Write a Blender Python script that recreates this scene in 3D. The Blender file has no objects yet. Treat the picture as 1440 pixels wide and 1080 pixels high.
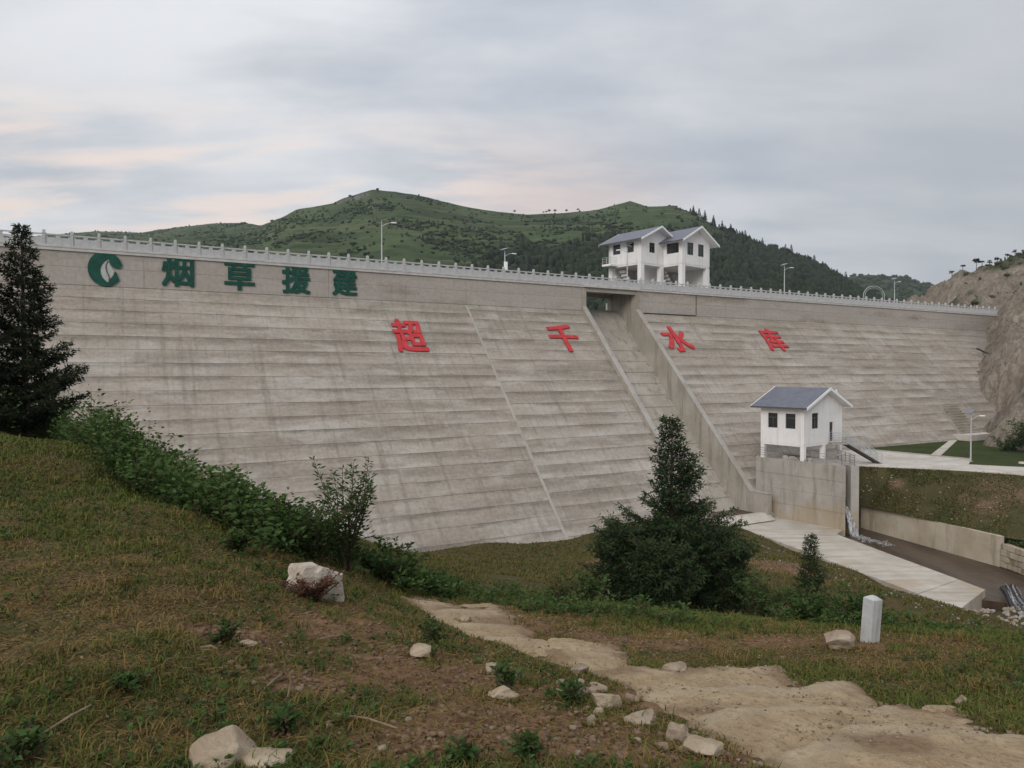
import bpy, math, random
import numpy as np
from mathutils import Vector, Matrix

random.seed(7)
rng = np.random.default_rng(7)
SC = bpy.context.scene
COL = SC.collection
R = math.radians

# ------------------------------------------------------------------ camera, sky, sun, exposure
cam = bpy.data.cameras.new('camera')
cam.sensor_width = 36.0
cam.lens = 25.0
cam.clip_start = 0.1
cam.clip_end = 9000.0
cam_o = bpy.data.objects.new('camera', cam)
COL.objects.link(cam_o)
PITCH = math.atan(18 / 1000.0)
cam_o.rotation_euler = (math.pi / 2 - PITCH, 0, 0)
SC.camera = cam_o
SC.view_settings.view_transform = 'Standard'
SC.view_settings.look = 'None'
SC.view_settings.exposure = 0.0
HAZE = 0.00017
SC.view_settings.gamma = 1.0
SC.view_settings.use_curve_mapping = False

SUN_DIR = Vector((-0.36, -0.80, 0.46)).normalized()      # towards the sun (a bright part of the cloud)
sun = bpy.data.lights.new('sun', 'SUN')
sun.energy = 1.5
sun.angle = R(28)
sun.color = (1.0, 0.95, 0.89)
sun_o = bpy.data.objects.new('sun', sun)
COL.objects.link(sun_o)
sun_o.rotation_euler = SUN_DIR.to_track_quat('Z', 'Y').to_euler()

world = bpy.data.worlds.new('World')
SC.world = world
world.use_nodes = True


def build_world():
    nt = world.node_tree
    nt.nodes.clear()
    N, L = nt.nodes.new, nt.links.new

    def mth(op, a, b=None, c=None, clamp=False):
        n = N('ShaderNodeMath'); n.operation = op; n.use_clamp = clamp
        for i, v in enumerate((a, b, c)):
            if v is None: continue
            if hasattr(v, 'links'): L(v, n.inputs[i])
            else: n.inputs[i].default_value = v
        return n.outputs[0]

    def mix(f, a, b, blend='MIX'):
        n = N('ShaderNodeMix'); n.data_type = 'RGBA'; n.blend_type = blend
        for s, v in ((n.inputs[0], f), (n.inputs[6], a), (n.inputs[7], b)):
            if hasattr(v, 'links'): L(v, s)
            else: s.default_value = v if isinstance(v, float) else (*v, 1)
        return n.outputs[2]

    def sstep(x, a, b):
        n = N('ShaderNodeMapRange'); n.interpolation_type = 'SMOOTHSTEP'
        L(x, n.inputs[0]); n.inputs[1].default_value = a; n.inputs[2].default_value = b
        return n.outputs[0]

    tc = N('ShaderNodeTexCoord'); sep = N('ShaderNodeSeparateXYZ'); L(tc.outputs['Generated'], sep.inputs[0])
    X, Y, Z = sep.outputs
    den = mth('ADD', mth('MAXIMUM', Z, 0.0), 0.16)
    cmb = N('ShaderNodeCombineXYZ')
    L(mth('DIVIDE', X, den), cmb.inputs[0]); L(mth('DIVIDE', Y, den), cmb.inputs[1])
    def noise(scale, detail, rough, loc, sc=(1, 1, 1), dist=0.0):
        mp = N('ShaderNodeMapping'); L(cmb.outputs[0], mp.inputs[0])
        mp.inputs[1].default_value = loc; mp.inputs[3].default_value = sc
        n = N('ShaderNodeTexNoise'); L(mp.outputs[0], n.inputs['Vector'])
        n.inputs['Scale'].default_value = scale; n.inputs['Detail'].default_value = detail
        n.inputs['Roughness'].default_value = rough; n.inputs['Distortion'].default_value = dist
        return n.outputs[0]
    n1 = noise(1.25, 6, 0.52, (4.3, 0.6, 0), (0.75, 1.1, 1), 0.25)
    n2 = noise(2.8, 4, 0.5, (7.3, 2.2, 0), (0.6, 1.5, 1), 0.2)
    cl = mth('ADD', mth('MULTIPLY', n1, 0.72), mth('MULTIPLY', n2, 0.28))
    az = mth('ARCTAN2', X, Y)
    # the overcast is thinner and brighter to the left, thicker to the right
    left = sstep(az, 0.45, -0.75)
    f = sstep(mth('ADD', cl, mth('MULTIPLY', left, 0.07)), 0.34, 0.66)
    grey = (0.455, 0.49, 0.55); pale = (0.77, 0.78, 0.80)
    base = mix(f, grey, pale)
    right = sstep(az, -0.05, 0.7)
    base = mix(mth('MULTIPLY', right, 0.70), base, (0.47, 0.485, 0.515))
    # warm dusk light low in the gaps ahead and to the left
    lowb = mth('MULTIPLY', sstep(Z, 0.36, 0.24), sstep(n2, 0.44, 0.62))
    pinkm = mth('MULTIPLY', lowb, sstep(az, 0.30, -0.15))
    base = mix(mth('MULTIPLY', pinkm, 0.78), base, (0.95, 0.79, 0.70))
    glow = mth('MULTIPLY', sstep(Z, 0.31, 0.21), mth('MULTIPLY', sstep(az, -0.16, 0.06), sstep(az, 0.30, 0.10)))
    base = mix(mth('MULTIPLY', glow, 0.75), base, (0.72, 0.60, 0.56))
    # an overcast sky is brighter overhead
    zen = mth('ADD', 1.0, mth('MULTIPLY', mth('POWER', mth('MAXIMUM', Z, 0.0), 2.0), 1.0))
    vs = N('ShaderNodeVectorMath'); vs.operation = 'SCALE'; L(base, vs.inputs[0]); L(zen, vs.inputs['Scale'])
    bg1 = N('ShaderNodeBackground'); L(vs.outputs[0], bg1.inputs[0]); bg1.inputs[1].default_value = 1.0
    sky = N('ShaderNodeTexSky'); sky.sky_type = 'NISHITA'; sky.sun_disc = False
    sky.sun_elevation = math.asin(SUN_DIR.z); sky.sun_rotation = math.atan2(SUN_DIR.x, SUN_DIR.y)
    bg2 = N('ShaderNodeBackground'); L(sky.outputs[0], bg2.inputs[0]); bg2.inputs[1].default_value = 0.08
    ms = N('ShaderNodeMixShader'); ms.inputs[0].default_value = 0.10
    L(bg1.outputs[0], ms.inputs[1]); L(bg2.outputs[0], ms.inputs[2])
    out = N('ShaderNodeOutputWorld'); L(ms.outputs[0], out.inputs[0])


build_world()

# ------------------------------------------------------------------ small maths
F = 1000.0
CP, SP = math.cos(PITCH), math.sin(PITCH)


def ray(x, y):
    """direction (y = 1) of the line of sight through a photograph pixel"""
    u = (x - 720) / F; v = -(y - 540) / F
    r = np.array([u, CP + v * SP, -SP + v * CP])
    return r / r[1]


def at(x, y, Y): return ray(x, y) * Y
def atz(x, y, z): r = ray(x, y); return r * (z / r[2])


def hash2(ix, iy, seed):
    h = (ix.astype(np.int64) * 374761393 + iy.astype(np.int64) * 668265263 + seed * 974711) & 0x7fffffff
    h = ((h ^ (h >> 13)) * 1274126177) & 0x7fffffff
    h = h ^ (h >> 16)
    return (h & 0xffff) / 65535.0


def vnoise(x, y, seed=0):
    ix = np.floor(x); iy = np.floor(y); fx = x - ix; fy = y - iy
    fx = fx * fx * (3 - 2 * fx); fy = fy * fy * (3 - 2 * fy)
    ix = ix.astype(np.int64); iy = iy.astype(np.int64)
    a = hash2(ix, iy, seed); b = hash2(ix + 1, iy, seed); c = hash2(ix, iy + 1, seed); e = hash2(ix + 1, iy + 1, seed)
    return (a * (1 - fx) + b * fx) * (1 - fy) + (c * (1 - fx) + e * fx) * fy * 1.0


def fbm(x, y, octv=4, seed=0, gain=0.5):
    s = 0; a = 1; t = 0
    for o in range(octv):
        s = s + a * (vnoise(x, y, seed + o * 17) - 0.5); t += a
        x = x * 2.03 + 11.3; y = y * 2.03 + 5.7; a *= gain
    return s / t * 2


def smooth(x, a, b):
    t = np.clip((x - a) / (b - a), 0, 1)
    return t * t * (3 - 2 * t)


class RBF:
    def __init__(self, pts, c=0.8, smooth_=1e-3):
        p = np.array(pts, float); self.p = p[:, :2]; self.c = c
        n = len(p)
        K = np.sqrt(((self.p[:, None] - self.p[None]) ** 2).sum(-1) + c * c) - np.eye(n) * smooth_
        Q = np.hstack([np.ones((n, 1)), self.p])
        A = np.block([[K, Q], [Q.T, np.zeros((3, 3))]])
        w = np.linalg.solve(A, np.concatenate([p[:, 2], np.zeros(3)]))
        self.w = w[:n]; self.a = w[n:]

    def __call__(self, x, y):
        x = np.asarray(x, float); y = np.asarray(y, float); sh = x.shape
        x = x.ravel(); y = y.ravel(); out = np.empty_like(x)
        for i in range(0, len(x), 40000):
            xx = x[i:i + 40000]; yy = y[i:i + 40000]
            k = np.sqrt((xx[:, None] - self.p[:, 0]) ** 2 + (yy[:, None] - self.p[:, 1]) ** 2 + self.c ** 2)
            out[i:i + 40000] = k @ self.w + self.a[0] + self.a[1] * xx + self.a[2] * yy
        return out.reshape(sh)


# ------------------------------------------------------------------ object helpers
def setp(o, label=None, cat=None, group=None, kind=None):
    for k, v in (('label', label), ('category', cat), ('group', group), ('kind', kind)):
        if v: o[k] = v
    return o


def thing(name, label, cat, loc=(0, 0, 0), rz=0.0, group=None):
    o = bpy.data.objects.new(name, None); COL.objects.link(o)
    o.empty_display_size = 0.2
    o.location = loc; o.rotation_euler = (0, 0, rz)
    return setp(o, label, cat, group)


def copy_tree(o, parent=None):
    c = o.copy(); COL.objects.link(c)
    if parent is not None: c.parent = parent
    for ch in [k for k in bpy.data.objects if k.parent == o]: copy_tree(ch, c)
    return c


def np_mesh(name, V, quads=None, tris=None, mat=None, parent=None, attrs=None, smooth_=False, ngons=None):
    me = bpy.data.meshes.new(name)
    V = np.asarray(V, np.float32)
    loops = []; starts = []; n = 0; tot = []
    if quads is not None and len(quads):
        q = np.asarray(quads, np.int32); loops.append(q.ravel()); starts.append(np.arange(len(q)) * 4 + n); tot.append(np.full(len(q), 4)); n += q.size
    if tris is not None and len(tris):
        t = np.asarray(tris, np.int32); loops.append(t.ravel()); starts.append(np.arange(len(t)) * 3 + n); tot.append(np.full(len(t), 3)); n += t.size
    for g in ngons or ():
        loops.append(np.array(g, np.int32)); starts.append(np.array([n])); tot.append(np.array([len(g)])); n += len(g)
    loops = np.concatenate(loops).astype(np.int32); starts = np.concatenate(starts).astype(np.int32)
    me.vertices.add(len(V)); me.vertices.foreach_set('co', V.ravel())
    me.loops.add(len(loops)); me.loops.foreach_set('vertex_index', loops)
    me.polygons.add(len(starts)); me.polygons.foreach_set('loop_start', starts)
    if attrs:
        for k, a in attrs.items():
            at_ = me.attributes.new(k, 'FLOAT', 'POINT'); at_.data.foreach_set('value', np.asarray(a, np.float32))
    me.update(calc_edges=True)
    me.validate()
    if smooth_: me.polygons.foreach_set('use_smooth', np.ones(len(starts), bool))
    if mat is not None: me.materials.append(mat)
    o = bpy.data.objects.new(name, me); COL.objects.link(o)
    if parent is not None: o.parent = parent
    return o


class MB:
    """collects simple solids and links them as one mesh"""
    def __init__(s): s.v = []; s.f = []

    def add(s, vs, fs):
        b = len(s.v); s.v += [tuple(map(float, p)) for p in vs]; s.f += [tuple(i + b for i in f) for f in fs]; return s

    def box(s, x0, x1, y0, y1, z0, z1):
        return s.add([(x0, y0, z0), (x1, y0, z0), (x1, y1, z0), (x0, y1, z0), (x0, y0, z1), (x1, y0, z1), (x1, y1, z1), (x0, y1, z1)],
                     [(0, 3, 2, 1), (4, 5, 6, 7), (0, 1, 5, 4), (1, 2, 6, 5), (2, 3, 7, 6), (3, 0, 4, 7)])

    def bbox(s, x0, x1, y0, y1, z0, z1, b=0.02):
        """box with a chamfered top"""
        P = [(x0, y0, z0), (x1, y0, z0), (x1, y1, z0), (x0, y1, z0), (x0, y0, z1 - b), (x1, y0, z1 - b), (x1, y1, z1 - b), (x0, y1, z1 - b),
             (x0 + b, y0 + b, z1), (x1 - b, y0 + b, z1), (x1 - b, y1 - b, z1), (x0 + b, y1 - b, z1)]
        return s.add(P, [(0, 3, 2, 1), (8, 9, 10, 11)] + [(i, (i + 1) % 4, 4 + (i + 1) % 4, 4 + i) for i in range(4)] +
                     [(4 + i, 4 + (i + 1) % 4, 8 + (i + 1) % 4, 8 + i) for i in range(4)])

    def prism_x(s, poly, x0, x1):
        """polygon of (y, z), counter-clockwise seen from +x, extruded along x"""
        n = len(poly)
        return s.add([(x0, a, b) for a, b in poly] + [(x1, a, b) for a, b in poly],
                     [tuple(reversed(range(n))), tuple(range(n, 2 * n))] + [(i, (i + 1) % n, n + (i + 1) % n, n + i) for i in range(n)])

    def prism_z(s, poly, z0, z1):
        n = len(poly)
        z0 = z0 if hasattr(z0, '__len__') else [z0] * n; z1 = z1 if hasattr(z1, '__len__') else [z1] * n
        return s.add([(p[0], p[1], z0[i]) for i, p in enumerate(poly)] + [(p[0], p[1], z1[i]) for i, p in enumerate(poly)],
                     [tuple(reversed(range(n))), tuple(range(n, 2 * n))] + [(i, (i + 1) % n, n + (i + 1) % n, n + i) for i in range(n)])

    def bar(s, p, q, w, h=None):
        p = Vector(p); q = Vector(q); h = h or w
        t = (q - p).normalized(); up = Vector((0, 0, 1)) if abs(t.z) < 0.95 else Vector((1, 0, 0))
        a = t.cross(up).normalized() * (w / 2); b = a.cross(t).normalized() * (h / 2)
        vs = [p - a - b, p + a - b, p + a + b, p - a + b, q - a - b, q + a - b, q + a + b, q - a + b]
        return s.add(vs, [(0, 1, 2, 3), (7, 6, 5, 4), (0, 4, 5, 1), (1, 5, 6, 2), (2, 6, 7, 3), (3, 7, 4, 0)])

    def tube(s, pts, rad, n=7, cap=True):
        pts = [Vector(p) for p in pts]; rad = rad if hasattr(rad, '__len__') else [rad] * len(pts)
        rings = []; b = len(s.v)
        ref = Vector((0.31, 0.77, 0.1))
        for i, p in enumerate(pts):
            t = (pts[min(i + 1, len(pts) - 1)] - pts[max(i - 1, 0)]).normalized()
            a = t.cross(ref)
            if a.length < 1e-3: a = t.cross(Vector((1, 0, 0)))
            a.normalize(); c = t.cross(a)
            for k in range(n):
                w = 2 * math.pi * k / n
                s.v.append(tuple(p + (a * math.cos(w) + c * math.sin(w)) * rad[i]))
        for i in range(len(pts) - 1):
            for k in range(n):
                s.f.append((b + i * n + k, b + i * n + (k + 1) % n, b + (i + 1) * n + (k + 1) % n, b + (i + 1) * n + k))
        if cap:
            s.f.append(tuple(b + k for k in reversed(range(n)))); s.f.append(tuple(b + (len(pts) - 1) * n + k for k in range(n)))
        return s

    def build(s, name, mat, parent=None, smooth_=False):
        me = bpy.data.meshes.new(name); me.from_pydata(s.v, [], s.f); me.update()
        if smooth_:
            me.polygons.foreach_set('use_smooth', [True] * len(me.polygons))
        me.materials.append(mat)
        o = bpy.data.objects.new(name, me); COL.objects.link(o)
        if parent is not None: o.parent = parent
        return o


def part_copy(o, loc=None, parent=None, rz=None):
    c = o.copy(); COL.objects.link(c)
    if parent is not None: c.parent = parent
    if loc is not None: c.location = loc
    if rz is not None: c.rotation_euler = (0, 0, rz)
    return c


# ------------------------------------------------------------------ materials
class NT:
    def __init__(s, name):
        s.m = bpy.data.materials.new(name); s.m.use_nodes = True
        s.nt = s.m.node_tree; s.nt.nodes.clear()
        s.out = s.nt.nodes.new('ShaderNodeOutputMaterial')

    def n(s, t): return s.nt.nodes.new(t)
    def l(s, a, b): s.nt.links.new(a, b)

    def put(s, sock, v):
        if hasattr(v, 'links'): s.l(v, sock)
        elif isinstance(v, (tuple, list)) and len(v) == 3 and sock.type == 'RGBA': sock.default_value = (*v, 1)
        else: sock.default_value = v

    def coord(s, scale=(1, 1, 1), loc=(0, 0, 0), rot=(0, 0, 0), kind='Object'):
        tc = s.n('ShaderNodeTexCoord'); mp = s.n('ShaderNodeMapping'); s.l(tc.outputs[kind], mp.inputs[0])
        mp.inputs[1].default_value = loc; mp.inputs[2].default_value = rot; mp.inputs[3].default_value = scale
        return mp.outputs[0]

    def noise(s, vec, scale, detail=4, rough=0.55, dist=0.0):
        n = s.n('ShaderNodeTexNoise'); s.l(vec, n.inputs['Vector'])
        n.inputs['Scale'].default_value = scale; n.inputs['Detail'].default_value = detail
        n.inputs['Roughness'].default_value = rough; n.inputs['Distortion'].default_value = dist
        return n.outputs[0]

    def math(s, op, a, b=None, clamp=False):
        n = s.n('ShaderNodeMath'); n.operation = op; n.use_clamp = clamp
        s.put(n.inputs[0], a)
        if b is not None: s.put(n.inputs[1], b)
        return n.outputs[0]

    def rng(s, x, a, b, c=0.0, d=1.0, mode='SMOOTHSTEP'):
        n = s.n('ShaderNodeMapRange'); n.interpolation_type = mode
        s.put(n.inputs[0], x); n.inputs[1].default_value = a; n.inputs[2].default_value = b; n.inputs[3].default_value = c; n.inputs[4].default_value = d
        return n.outputs[0]

    def mix(s, f, a, b, blend='MIX'):
        n = s.n('ShaderNodeMix'); n.data_type = 'RGBA'; n.blend_type = blend
        s.put(n.inputs[0], f); s.put(n.inputs[6], a); s.put(n.inputs[7], b)
        return n.outputs[2]

    def attr(s, name):
        n = s.n('ShaderNodeAttribute'); n.attribute_name = name; return n.outputs['Fac']

    def bump(s, h, strength=0.3, dist=0.02):
        n = s.n('ShaderNodeBump'); s.l(h, n.inputs['Height']); n.inputs['Strength'].default_value = strength; n.inputs['Distance'].default_value = dist
        return n.outputs[0]

    def bsdf(s, col, rough=0.9, normal=None, metal=0.0, spec=0.3, trans=0.0, **kw):
        b = s.n('ShaderNodeBsdfPrincipled')
        s.put(b.inputs['Base Color'], col); s.put(b.inputs['Roughness'], rough); s.put(b.inputs['Metallic'], metal)
        s.put(b.inputs['Specular IOR Level'], spec)
        if normal is not None: s.l(normal, b.inputs['Normal'])
        if trans:
            t = s.n('ShaderNodeBsdfTranslucent'); s.put(t.inputs[0], col)
            ms = s.n('ShaderNodeMixShader'); ms.inputs[0].default_value = trans
            s.l(b.outputs[0], ms.inputs[1]); s.l(t.outputs[0], ms.inputs[2]); s.l(ms.outputs[0], s.out.inputs[0])
        else:
            s.l(b.outputs[0], s.out.inputs[0])
        return s.m


def mat_plain(name, col, rough=0.85, var=0.12, scale=3.0, metal=0.0, spec=0.3, bump=0.1, kind='Object'):
    t = NT(name); v = t.coord(kind=kind)
    n = t.noise(v, scale, 5, 0.6)
    f = t.rng(n, 0.3, 0.7)
    a = tuple(c * (1 - var) for c in col); b = tuple(min(1, c * (1 + var)) for c in col)
    return t.bsdf(t.mix(f, a, b), rough, t.bump(n, bump, 0.02) if bump else None, metal, spec)


def mat_dam():
    """weathered lift-poured concrete: x along the crest, z up, in the dam's own frame"""
    t = NT('dam_concrete')
    v = t.coord()
    sep = t.n('ShaderNodeSeparateXYZ'); t.l(v, sep.inputs[0]); S, U, Z = sep.outputs
    big = t.noise(v, 0.09, 4, 0.55)
    mid = t.noise(t.coord((0.35, 0.35, 1.3)), 0.55, 5, 0.6, 0.3)
    fine = t.noise(v, 3.2, 6, 0.65)
    band = t.noise(t.coord((0.035, 0.0, 1.0)), 0.85, 3, 0.6)             # long level bands, from one pour to the next
    strk = t.noise(t.coord((1.7, 0.08, 0.10)), 1.0, 5, 0.65)             # water streaks down the face
    strk2 = t.noise(t.coord((5.5, 0.2, 0.22)), 1.0, 4, 0.6)
    col = t.mix(t.rng(big, 0.3, 0.7), (0.37, 0.315, 0.258), (0.41, 0.36, 0.31))
    col = t.mix(t.math('MULTIPLY', t.rng(band, 0.42, 0.62), 0.75), col, (0.255, 0.218, 0.176))
    col = t.mix(t.math('MULTIPLY', t.rng(mid, 0.47, 0.68), 0.70), col, (0.50, 0.465, 0.425))
    col = t.mix(t.math('MULTIPLY', t.rng(strk, 0.50, 0.72), 0.60), col, (0.195, 0.167, 0.135))
    col = t.mix(t.math('MULTIPLY', t.rng(strk2, 0.55, 0.75), 0.45), col, (0.21, 0.18, 0.148))
    # damp dirt collects just under each pour line and dries out downwards
    wob = t.math('MULTIPLY', t.math('SUBTRACT', t.noise(t.coord((0.5, 0, 0.5)), 1.0, 3, 0.5), 0.5), 0.25)
    fr = t.attr('lt')
    col = t.mix(t.math('MULTIPLY', t.attr('tone'), 0.22), col, (0.24, 0.205, 0.165))
    under = t.math('MULTIPLY', t.rng(t.math('ADD', fr, wob), 0.05, 0.55, 1.0, 0.0), t.rng(t.noise(t.coord((0.11, 0, 0.75)), 1.3, 6, 0.70), 0.42, 0.60))
    under = t.math('MULTIPLY', under, t.rng(Z, 7.3, 7.0))
    col = t.mix(t.math('MULTIPLY', under, 0.68), col, (0.145, 0.120, 0.092))
    # pale lime bloom runs out of some joints
    bloom = t.math('MULTIPLY', t.rng(t.math('ADD', fr, wob), 0.35, 0.95), t.rng(t.noise(t.coord((0.14, 0, 0.6), (9, 3, 2)), 1.1, 5, 0.6), 0.46, 0.64))
    col = t.mix(t.math('MULTIPLY', bloom, 0.45), col, (0.55, 0.52, 0.48))
    # moss on the upper part
    moss = t.math('MULTIPLY', t.rng(t.noise(v, 0.22, 4, 0.6), 0.48, 0.70), t.rng(Z, 1.0, 8.0))
    col = t.mix(t.math('MULTIPLY', moss, 0.55), col, (0.225, 0.22, 0.145))
    # smoother pale render on the upright wall
    wall = t.math('MULTIPLY', t.rng(Z, 7.35, 7.5), t.rng(t.noise(t.coord((0.10, 0.1, 0.35), (2, 0, 0)), 1.0, 3, 0.5), 0.36, 0.48))
    col = t.mix(t.math('MULTIPLY', wall, 0.62), col, (0.50, 0.46, 0.43))
    # darker towards the far end, with a ragged edge
    col = t.mix(t.math('MULTIPLY', t.rng(t.math('ADD', S, t.math('MULTIPLY', t.math('SUBTRACT', mid, 0.5), 22.0)), 130.0, 150.0), 0.6), col, (0.17, 0.145, 0.12))
    col = t.mix(t.rng(fine, 0.25, 0.75), t.mix(0.87, (0, 0, 0), col), t.mix(0.07, col, (1, 1, 1)))
    col = t.mix(1.0, col, (0.90, 0.893, 0.885), 'MULTIPLY')
    h = t.math('ADD', t.math('MULTIPLY', fine, 0.6), t.math('MULTIPLY', mid, 1.2))
    return t.bsdf(col, 0.93, t.bump(h, 0.32, 0.05), 0, 0.2)


def mat_concrete(name, a, b, stain=(0.2, 0.17, 0.13), k=0.5, sc=1.0, rust=0.0):
    t = NT(name); v = t.coord()
    n1 = t.noise(v, 0.35 * sc, 5, 0.6); n2 = t.noise(v, 2.5 * sc, 6, 0.65); st = t.noise(t.coord((1.6, 1.6, 0.15)), 0.8 * sc, 5, 0.65)
    col = t.mix(t.rng(n1, 0.3, 0.7), a, b)
    col = t.mix(t.math('MULTIPLY', t.rng(st, 0.48, 0.75), k), col, stain)
    col = t.mix(t.math('MULTIPLY', t.rng(n2, 0.5, 0.8), 0.35), col, stain)
    if rust:
        sep = t.n('ShaderNodeSeparateXYZ'); t.l(v, sep.inputs[0])
        hgt = t.math('ADD', sep.outputs[2], t.math('MULTIPLY', t.math('SUBTRACT', n1, 0.5), 6.0))
        col = t.mix(t.math('MULTIPLY', t.rng(hgt, -12.7, -14.4), rust), col, (0.36, 0.27, 0.16))
    return t.bsdf(col, 0.92, t.bump(n2, 0.3, 0.03), 0, 0.2)


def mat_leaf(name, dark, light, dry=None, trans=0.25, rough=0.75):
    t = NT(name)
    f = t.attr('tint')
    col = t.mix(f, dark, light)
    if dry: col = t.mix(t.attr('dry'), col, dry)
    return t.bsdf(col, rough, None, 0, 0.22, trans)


def mat_ground():
    t = NT('ground_soil'); v = t.coord()
    n0 = t.noise(v, 0.35, 4, 0.6); n1 = t.noise(v, 1.3, 5, 0.62); n2 = t.noise(v, 7.0, 6, 0.7); n3 = t.noise(v, 38.0, 4, 0.7)
    soil = t.mix(t.rng(n2, 0.3, 0.72), (0.085, 0.045, 0.025), (0.235, 0.138, 0.078))
    soil = t.mix(t.math('MULTIPLY', t.rng(n3, 0.5, 0.75), 0.55), soil, (0.31, 0.21, 0.13))
    litter = t.mix(t.rng(n3, 0.32, 0.7), (0.034, 0.022, 0.010), (0.175, 0.112, 0.050))
    turf = t.mix(t.rng(n3, 0.3, 0.7), (0.022, 0.03, 0.008), (0.07, 0.078, 0.022))
    g = t.mix(t.rng(t.math('ADD', t.math('MULTIPLY', n1, 0.6), t.math('MULTIPLY', n2, 0.4)), 0.42, 0.60), litter, turf)
    m = t.math('ADD', t.attr('soil'), t.math('MULTIPLY', t.math('SUBTRACT', n1, 0.5), 0.9))
    col = t.mix(t.rng(m, 0.35, 0.65), g, soil)
    h = t.math('ADD', t.math('MULTIPLY', n2, 0.7), t.math('MULTIPLY', n3, 0.3))
    return t.bsdf(col, 0.97, t.bump(h, 0.7, 0.05), 0, 0.12)


def mat_sand():
    t = NT('path_grit'); v = t.coord()
    n0 = t.noise(v, 0.8, 4, 0.6); n1 = t.noise(v, 4.0, 6, 0.7); n2 = t.noise(v, 26.0, 5, 0.7); n3 = t.noise(v, 90.0, 2, 0.6)
    col = t.mix(t.rng(n1, 0.3, 0.7), (0.26, 0.185, 0.108), (0.39, 0.295, 0.185))
    col = t.mix(t.math('MULTIPLY', t.rng(n0, 0.45, 0.7), 0.5), col, (0.24, 0.155, 0.085))
    col = t.mix(t.math('MULTIPLY', t.rng(n2, 0.50, 0.66), 0.70), col, (0.15, 0.105, 0.062))
    col = t.mix(t.math('MULTIPLY', t.rng(n3, 0.5, 0.75), 0.45), col, (0.48, 0.40, 0.29))
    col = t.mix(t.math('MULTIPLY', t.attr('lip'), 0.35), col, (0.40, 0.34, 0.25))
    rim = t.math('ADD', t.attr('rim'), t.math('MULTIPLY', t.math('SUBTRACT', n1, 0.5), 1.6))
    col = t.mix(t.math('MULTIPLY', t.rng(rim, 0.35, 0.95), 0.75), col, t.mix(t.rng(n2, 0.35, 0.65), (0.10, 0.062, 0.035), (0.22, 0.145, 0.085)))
    h = t.math('ADD', t.math('MULTIPLY', n1, 0.5), t.math('ADD', t.math('MULTIPLY', n2, 0.35), t.math('MULTIPLY', n3, 0.15)))
    return t.bsdf(col, 0.95, t.bump(h, 0.8, 0.03), 0, 0.15)


def mat_rock(name, a, b, c, sc=1.0, red=0.0):
    t = NT(name); v = t.coord()
    n0 = t.noise(v, 2.2 * sc, 5, 0.6); n1 = t.noise(v, 9.0 * sc, 6, 0.7)
    col = t.mix(t.rng(n0, 0.35, 0.65), a, b)
    col = t.mix(t.math('MULTIPLY', t.rng(n1, 0.5, 0.75), 0.6), col, c)
    return t.bsdf(col, 0.92, t.bump(t.math('ADD', n0, n1), 0.6, 0.04), 0, 0.2)


def mat_hill(name, tone=1.0):
    t = NT(name); v = t.coord(kind='Object')
    n0 = t.noise(v, 0.012, 5, 0.6); n1 = t.noise(v, 0.07, 6, 0.68); n2 = t.noise(v, 0.35, 4, 0.7)
    ter = t.noise(t.coord((0.012, 0.012, 0.42)), 1.0, 4, 0.6)
    c = lambda r, g, b: (r * tone, g * tone, b * tone)
    col = t.mix(t.rng(n0, 0.36, 0.64), c(0.036, 0.056, 0.025), c(0.066, 0.096, 0.040))
    col = t.mix(t.math('MULTIPLY', t.rng(n1, 0.44, 0.68), 0.75), col, c(0.020, 0.034, 0.015))
    col = t.mix(t.math('MULTIPLY', t.rng(ter, 0.52, 0.64), 0.65), col, c(0.12, 0.125, 0.062))
    col = t.mix(t.math('MULTIPLY', t.rng(n2, 0.60, 0.78), 0.4), col, c(0.16, 0.155, 0.12))
    col = t.mix(t.attr('forest'), col, t.mix(t.rng(n2, 0.3, 0.7), c(0.010, 0.020, 0.010), c(0.028, 0.044, 0.020)))
    col = t.mix(t.attr('rocky'), col, t.mix(t.rng(n2, 0.35, 0.65), c(0.07, 0.07, 0.06), c(0.20, 0.19, 0.17)))
    return t.bsdf(col, 0.97, t.bump(t.math('ADD', n1, n2), 0.8, 1.5), 0, 0.1)


def mat_cut():
    """rock cutting sprayed with cement and hung with dry creeper"""
    t = NT('cut_rock'); v = t.coord()
    st = t.noise(t.coord((1.5, 1.5, 0.22)), 1.0, 7, 0.72, 0.6); n1 = t.noise(v, 0.12, 5, 0.6); n2 = t.noise(v, 1.6, 6, 0.7)
    col = t.mix(t.rng(n1, 0.35, 0.65), (0.225, 0.188, 0.148), (0.325, 0.28, 0.23))
    col = t.mix(t.math('MULTIPLY', t.rng(st, 0.40, 0.60), 0.70), col, (0.135, 0.108, 0.080))
    col = t.mix(t.math('MULTIPLY', t.rng(n2, 0.52, 0.72), 0.55), col, (0.31, 0.255, 0.20))
    col = t.mix(t.math('MULTIPLY', t.attr('green'), 0.9), col, t.mix(t.rng(n2, 0.35, 0.65), (0.022, 0.03, 0.012), (0.06, 0.07, 0.03)))
    return t.bsdf(col, 0.96, t.bump(t.math('ADD', st, n2), 0.8, 0.5), 0, 0.12)


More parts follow.
